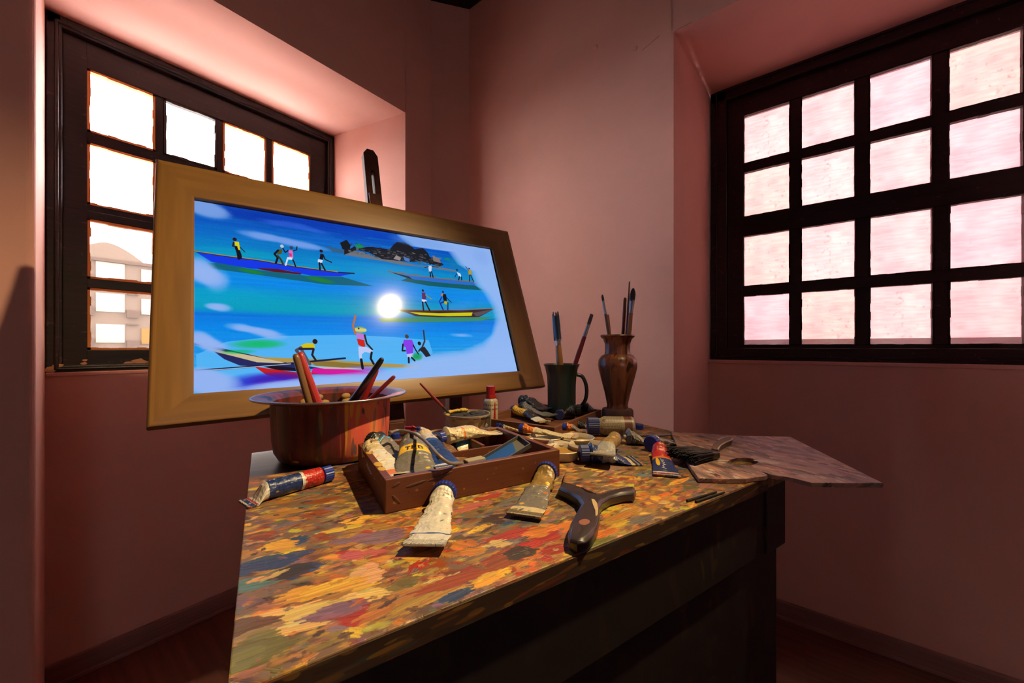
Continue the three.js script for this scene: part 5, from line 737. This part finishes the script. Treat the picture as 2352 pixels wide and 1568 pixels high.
// ---------------------------------------------------------------- broad varnish brush with a forked handle
{
  const t = thing('varnish_brush', 'broad paint-caked brush with a dark forked handle at the table edge', 'brush'), h = 0.0125, w = (px, py, y = TOP + h) => { const p = onY(px, py, y); return [p.x, p.z]; };
  const out = [[1282, 1119], [1290, 1105], [1312, 1108], [1335, 1117], [1350, 1128], [1370, 1133], [1388, 1129], [1412, 1121], [1438, 1116], [1455, 1115], [1461, 1122], [1456, 1130], [1430, 1132], [1402, 1139], [1384, 1150], [1376, 1162], [1378, 1182], [1373, 1206], [1361, 1226], [1346, 1238], [1326, 1242], [1308, 1236], [1304, 1220], [1309, 1198], [1322, 1175], [1334, 1154], [1326, 1141], [1306, 1129]].map((p) => w(...p));
  const a0 = w(1340, 1180), rel = (l) => l.map(([x, z]) => [x - a0[0], z - a0[1]]), hole = Array.from({ length: 12 }, (_, i) => { const a = i / 12 * 2 * PI; return w(1337 + 10 * cos(a), 1212 + 9 * sin(a)); });
  t.position.set(a0[0], TOP, a0[1]);
  const sh = shapeOf(rel(out).map(([x, z]) => [x, -z])); sh.holes.push(shapeOf(rel(hole).map(([x, z]) => [x, -z])));
  const g = new THREE.ExtrudeGeometry(sh, { depth: h - 0.008, bevelEnabled: true, bevelThickness: 0.004, bevelSize: 0.0035, bevelOffset: -0.0036, bevelSegments: 4 }).rotateX(-PI / 2).translate(0, 0.004, 0);
  tag(obj('handle', toCreasedNormals(g, 0.9), phys({ color: lin(0.026, 0.018, 0.02), roughness: 0.35, clearcoat: 0.4, clearcoatRoughness: 0.25 }), t), 'dark lacquered forked handle');
  const caked = slabOf(rel([[1292, 1106], [1297, 1086], [1300, 1078], [1380, 1080], [1456, 1082], [1457, 1116], [1412, 1123], [1370, 1134], [1330, 1117]].map((p) => w(...p, TOP + 0.009))), 0.0005, 0.0095, 0.002);
  { const p = caked.attributes.position, uv = caked.attributes.uv; for (let i = 0; i < p.count; i++) { const [u, v] = deskUV(V(p.getX(i) + a0[0], 0, p.getZ(i) + a0[1])); uv.setXY(i, u + 0.02, v + 0.03); } }
  tag(obj('ferrule', caked, M.paintTop, t), 'ferrule and bristles caked in dried paint');
  tag(obj('paint_smear', slabOf(rel([[1358, 1146], [1365, 1147], [1371, 1155], [1374, 1168], [1373, 1182], [1368, 1186], [1367, 1172], [1362, 1160]].map((p) => w(...p))), h - 0.0004, h + 0.0006, 0.0002), std({ color: lin(0.46, 0.32, 0.16), roughness: 0.5 }), t), 'cream paint smeared on the handle');
  const [qx, qz] = rel([w(1342, 1198)])[0];
  tag(obj('paint_spot', new THREE.IcosahedronGeometry(0.005, 2).scale(1, 0.06, 1.4).translate(qx, h, qz), std({ color: lin(0.24, 0.085, 0.05), roughness: 0.5 }), t), 'rusty paint spot on the handle');
}
// ---------------------------------------------------------------- small pieces
for (const [a, b, label] of [[[1578, 1153], [1646, 1132], 'thin black charcoal stick on the tabletop, the one further from the table edge'], [[1598, 1155], [1664, 1133], 'thin black charcoal stick closest to the front table edge']]) {
  const p = onY(...a, TOP), q = onY(...b, TOP), t = tag(obj('charcoal_stick', rod(V(0, 0.0016, 0), q.clone().sub(p).setY(0.0016), 0.0016, 0.001, 7), std({ color: lin(0.012, 0.01, 0.01), roughness: 0.8 })), label, 'charcoal', 'charcoal sticks');
  t.position.copy(p);
}
for (const [px, py, y, label] of [[1468, 985, TOP, 'loose dark blue tube cap beside the vase foot'], [908, 1006, REAR, 'loose blue tube cap between pot and wooden box']]) { const p = onY(px, py, y), t = thing('tube_cap', label, 'cap', 'loose tube caps'); t.position.copy(p).setY(y + 0.0007); obj('shell', capShape(0.009, 0.009).rotateZ(-PI / 2), capMats.blue, t); obj('top_disc', new THREE.CylinderGeometry(0.0078, 0.0078, 0.0008, 24).translate(0, 0.0098, 0), capMats.navy, t); }
{
  const p = onY(1387, 985, TOP), t = tag(obj('measuring_cup', lathe([[0, 0.0], [0.008, 0], [0.0105, 0.018], [0.0125, 0.0185], [0.0118, 0.0195], [0.0098, 0.0185], [0.0074, 0.001], [0, 0.001]], 28), phys({ color: lin(0.4, 0.34, 0.3), roughness: 0.25, transmission: 0.5, thickness: 0 })), 'tiny translucent cup beside the vase foot', 'cup');
  t.position.copy(p);
}
{
  const t = thing('crumpled_foil', 'crumpled piece of silver foil behind the wooden box', 'foil'), p = onY(1112, 985, REAR), g = new THREE.IcosahedronGeometry(0.013, 5), q = g.attributes.position;
  for (let i = 0; i < q.count; i++) { const v = V().fromBufferAttribute(q, i), n = v.clone().normalize(), k = 0.013 * (0.75 + 0.6 * vnoise(n.x * 3 + 5, n.y * 3, n.z * 3)); v.copy(n.multiplyScalar(k)); v.y = max(-0.008, v.y * 0.9); q.setXYZ(i, v.x, v.y, v.z); }
  obj('sheet', toCreasedNormals(g, 0.2), std({ color: lin(0.42, 0.42, 0.45), roughness: 0.3, metalness: 0.6 }), t); t.position.set(p.x, REAR + 0.0088, p.z);
}

// ---------------------------------------------------------------- ceiling spotlight
{
  const t = thing('spotlight', 'black spotlight hanging from the ceiling', 'lamp');
  t.position.set(LAMP_AT.x, CEIL, LAMP_AT.z);
  const dir = LAMP_TO.clone().sub(LAMP_AT).normalize(), q = new THREE.Quaternion().setFromUnitVectors(V(0, -1, 0), dir), at = LAMP_AT.clone().sub(t.position), black = std({ color: lin(0.02, 0.02, 0.02), roughness: 0.4 });
  const head = new THREE.Group(); head.position.copy(at); head.quaternion.copy(q);
  obj('canopy', new THREE.CylinderGeometry(0.05, 0.05, 0.02, 28).translate(0, -0.01, 0), black, t);
  const neck = at.clone().addScaledVector(dir, -0.1);
  obj('stem', rod(V(0, -0.02, 0), V(0, neck.y, 0), 0.007), black, t);
  obj('arm', rod(V(0, neck.y, 0), neck, 0.007), black, t);
  obj('housing', lathe([[0.0, 0.11], [0.03, 0.108], [0.036, 0.09], [0.05, -0.004], [0.048, -0.004], [0.034, 0.088], [0.0, 0.1]], 32).applyQuaternion(q).translate(at.x, at.y, at.z), black, t);
  obj('bulb_lens', new THREE.CylinderGeometry(0.026, 0.026, 0.004, 32).translate(0, 0.012, 0).applyQuaternion(q).translate(at.x, at.y, at.z), std({ color: 0xffffff, emissive: new THREE.Color().setRGB(1, 0.86, 0.66), emissiveIntensity: 40 }), t);
  const s = new THREE.SpotLight(new THREE.Color().setRGB(1, 0.73, 0.37), LAMP_POWER, 0, 0.62, 0.85, 2);
  s.name = 'spot_beam'; s.position.copy(LAMP_AT).addScaledVector(dir, 0.012); s.target.position.copy(LAMP_TO); s.shadow.radius = 1; s.castShadow = true; scene.add(s, s.target);
}

scene.traverse((o) => { if (o.isMesh) { o.castShadow = true; o.receiveShadow = true; } });
renderer.render(scene, camera);
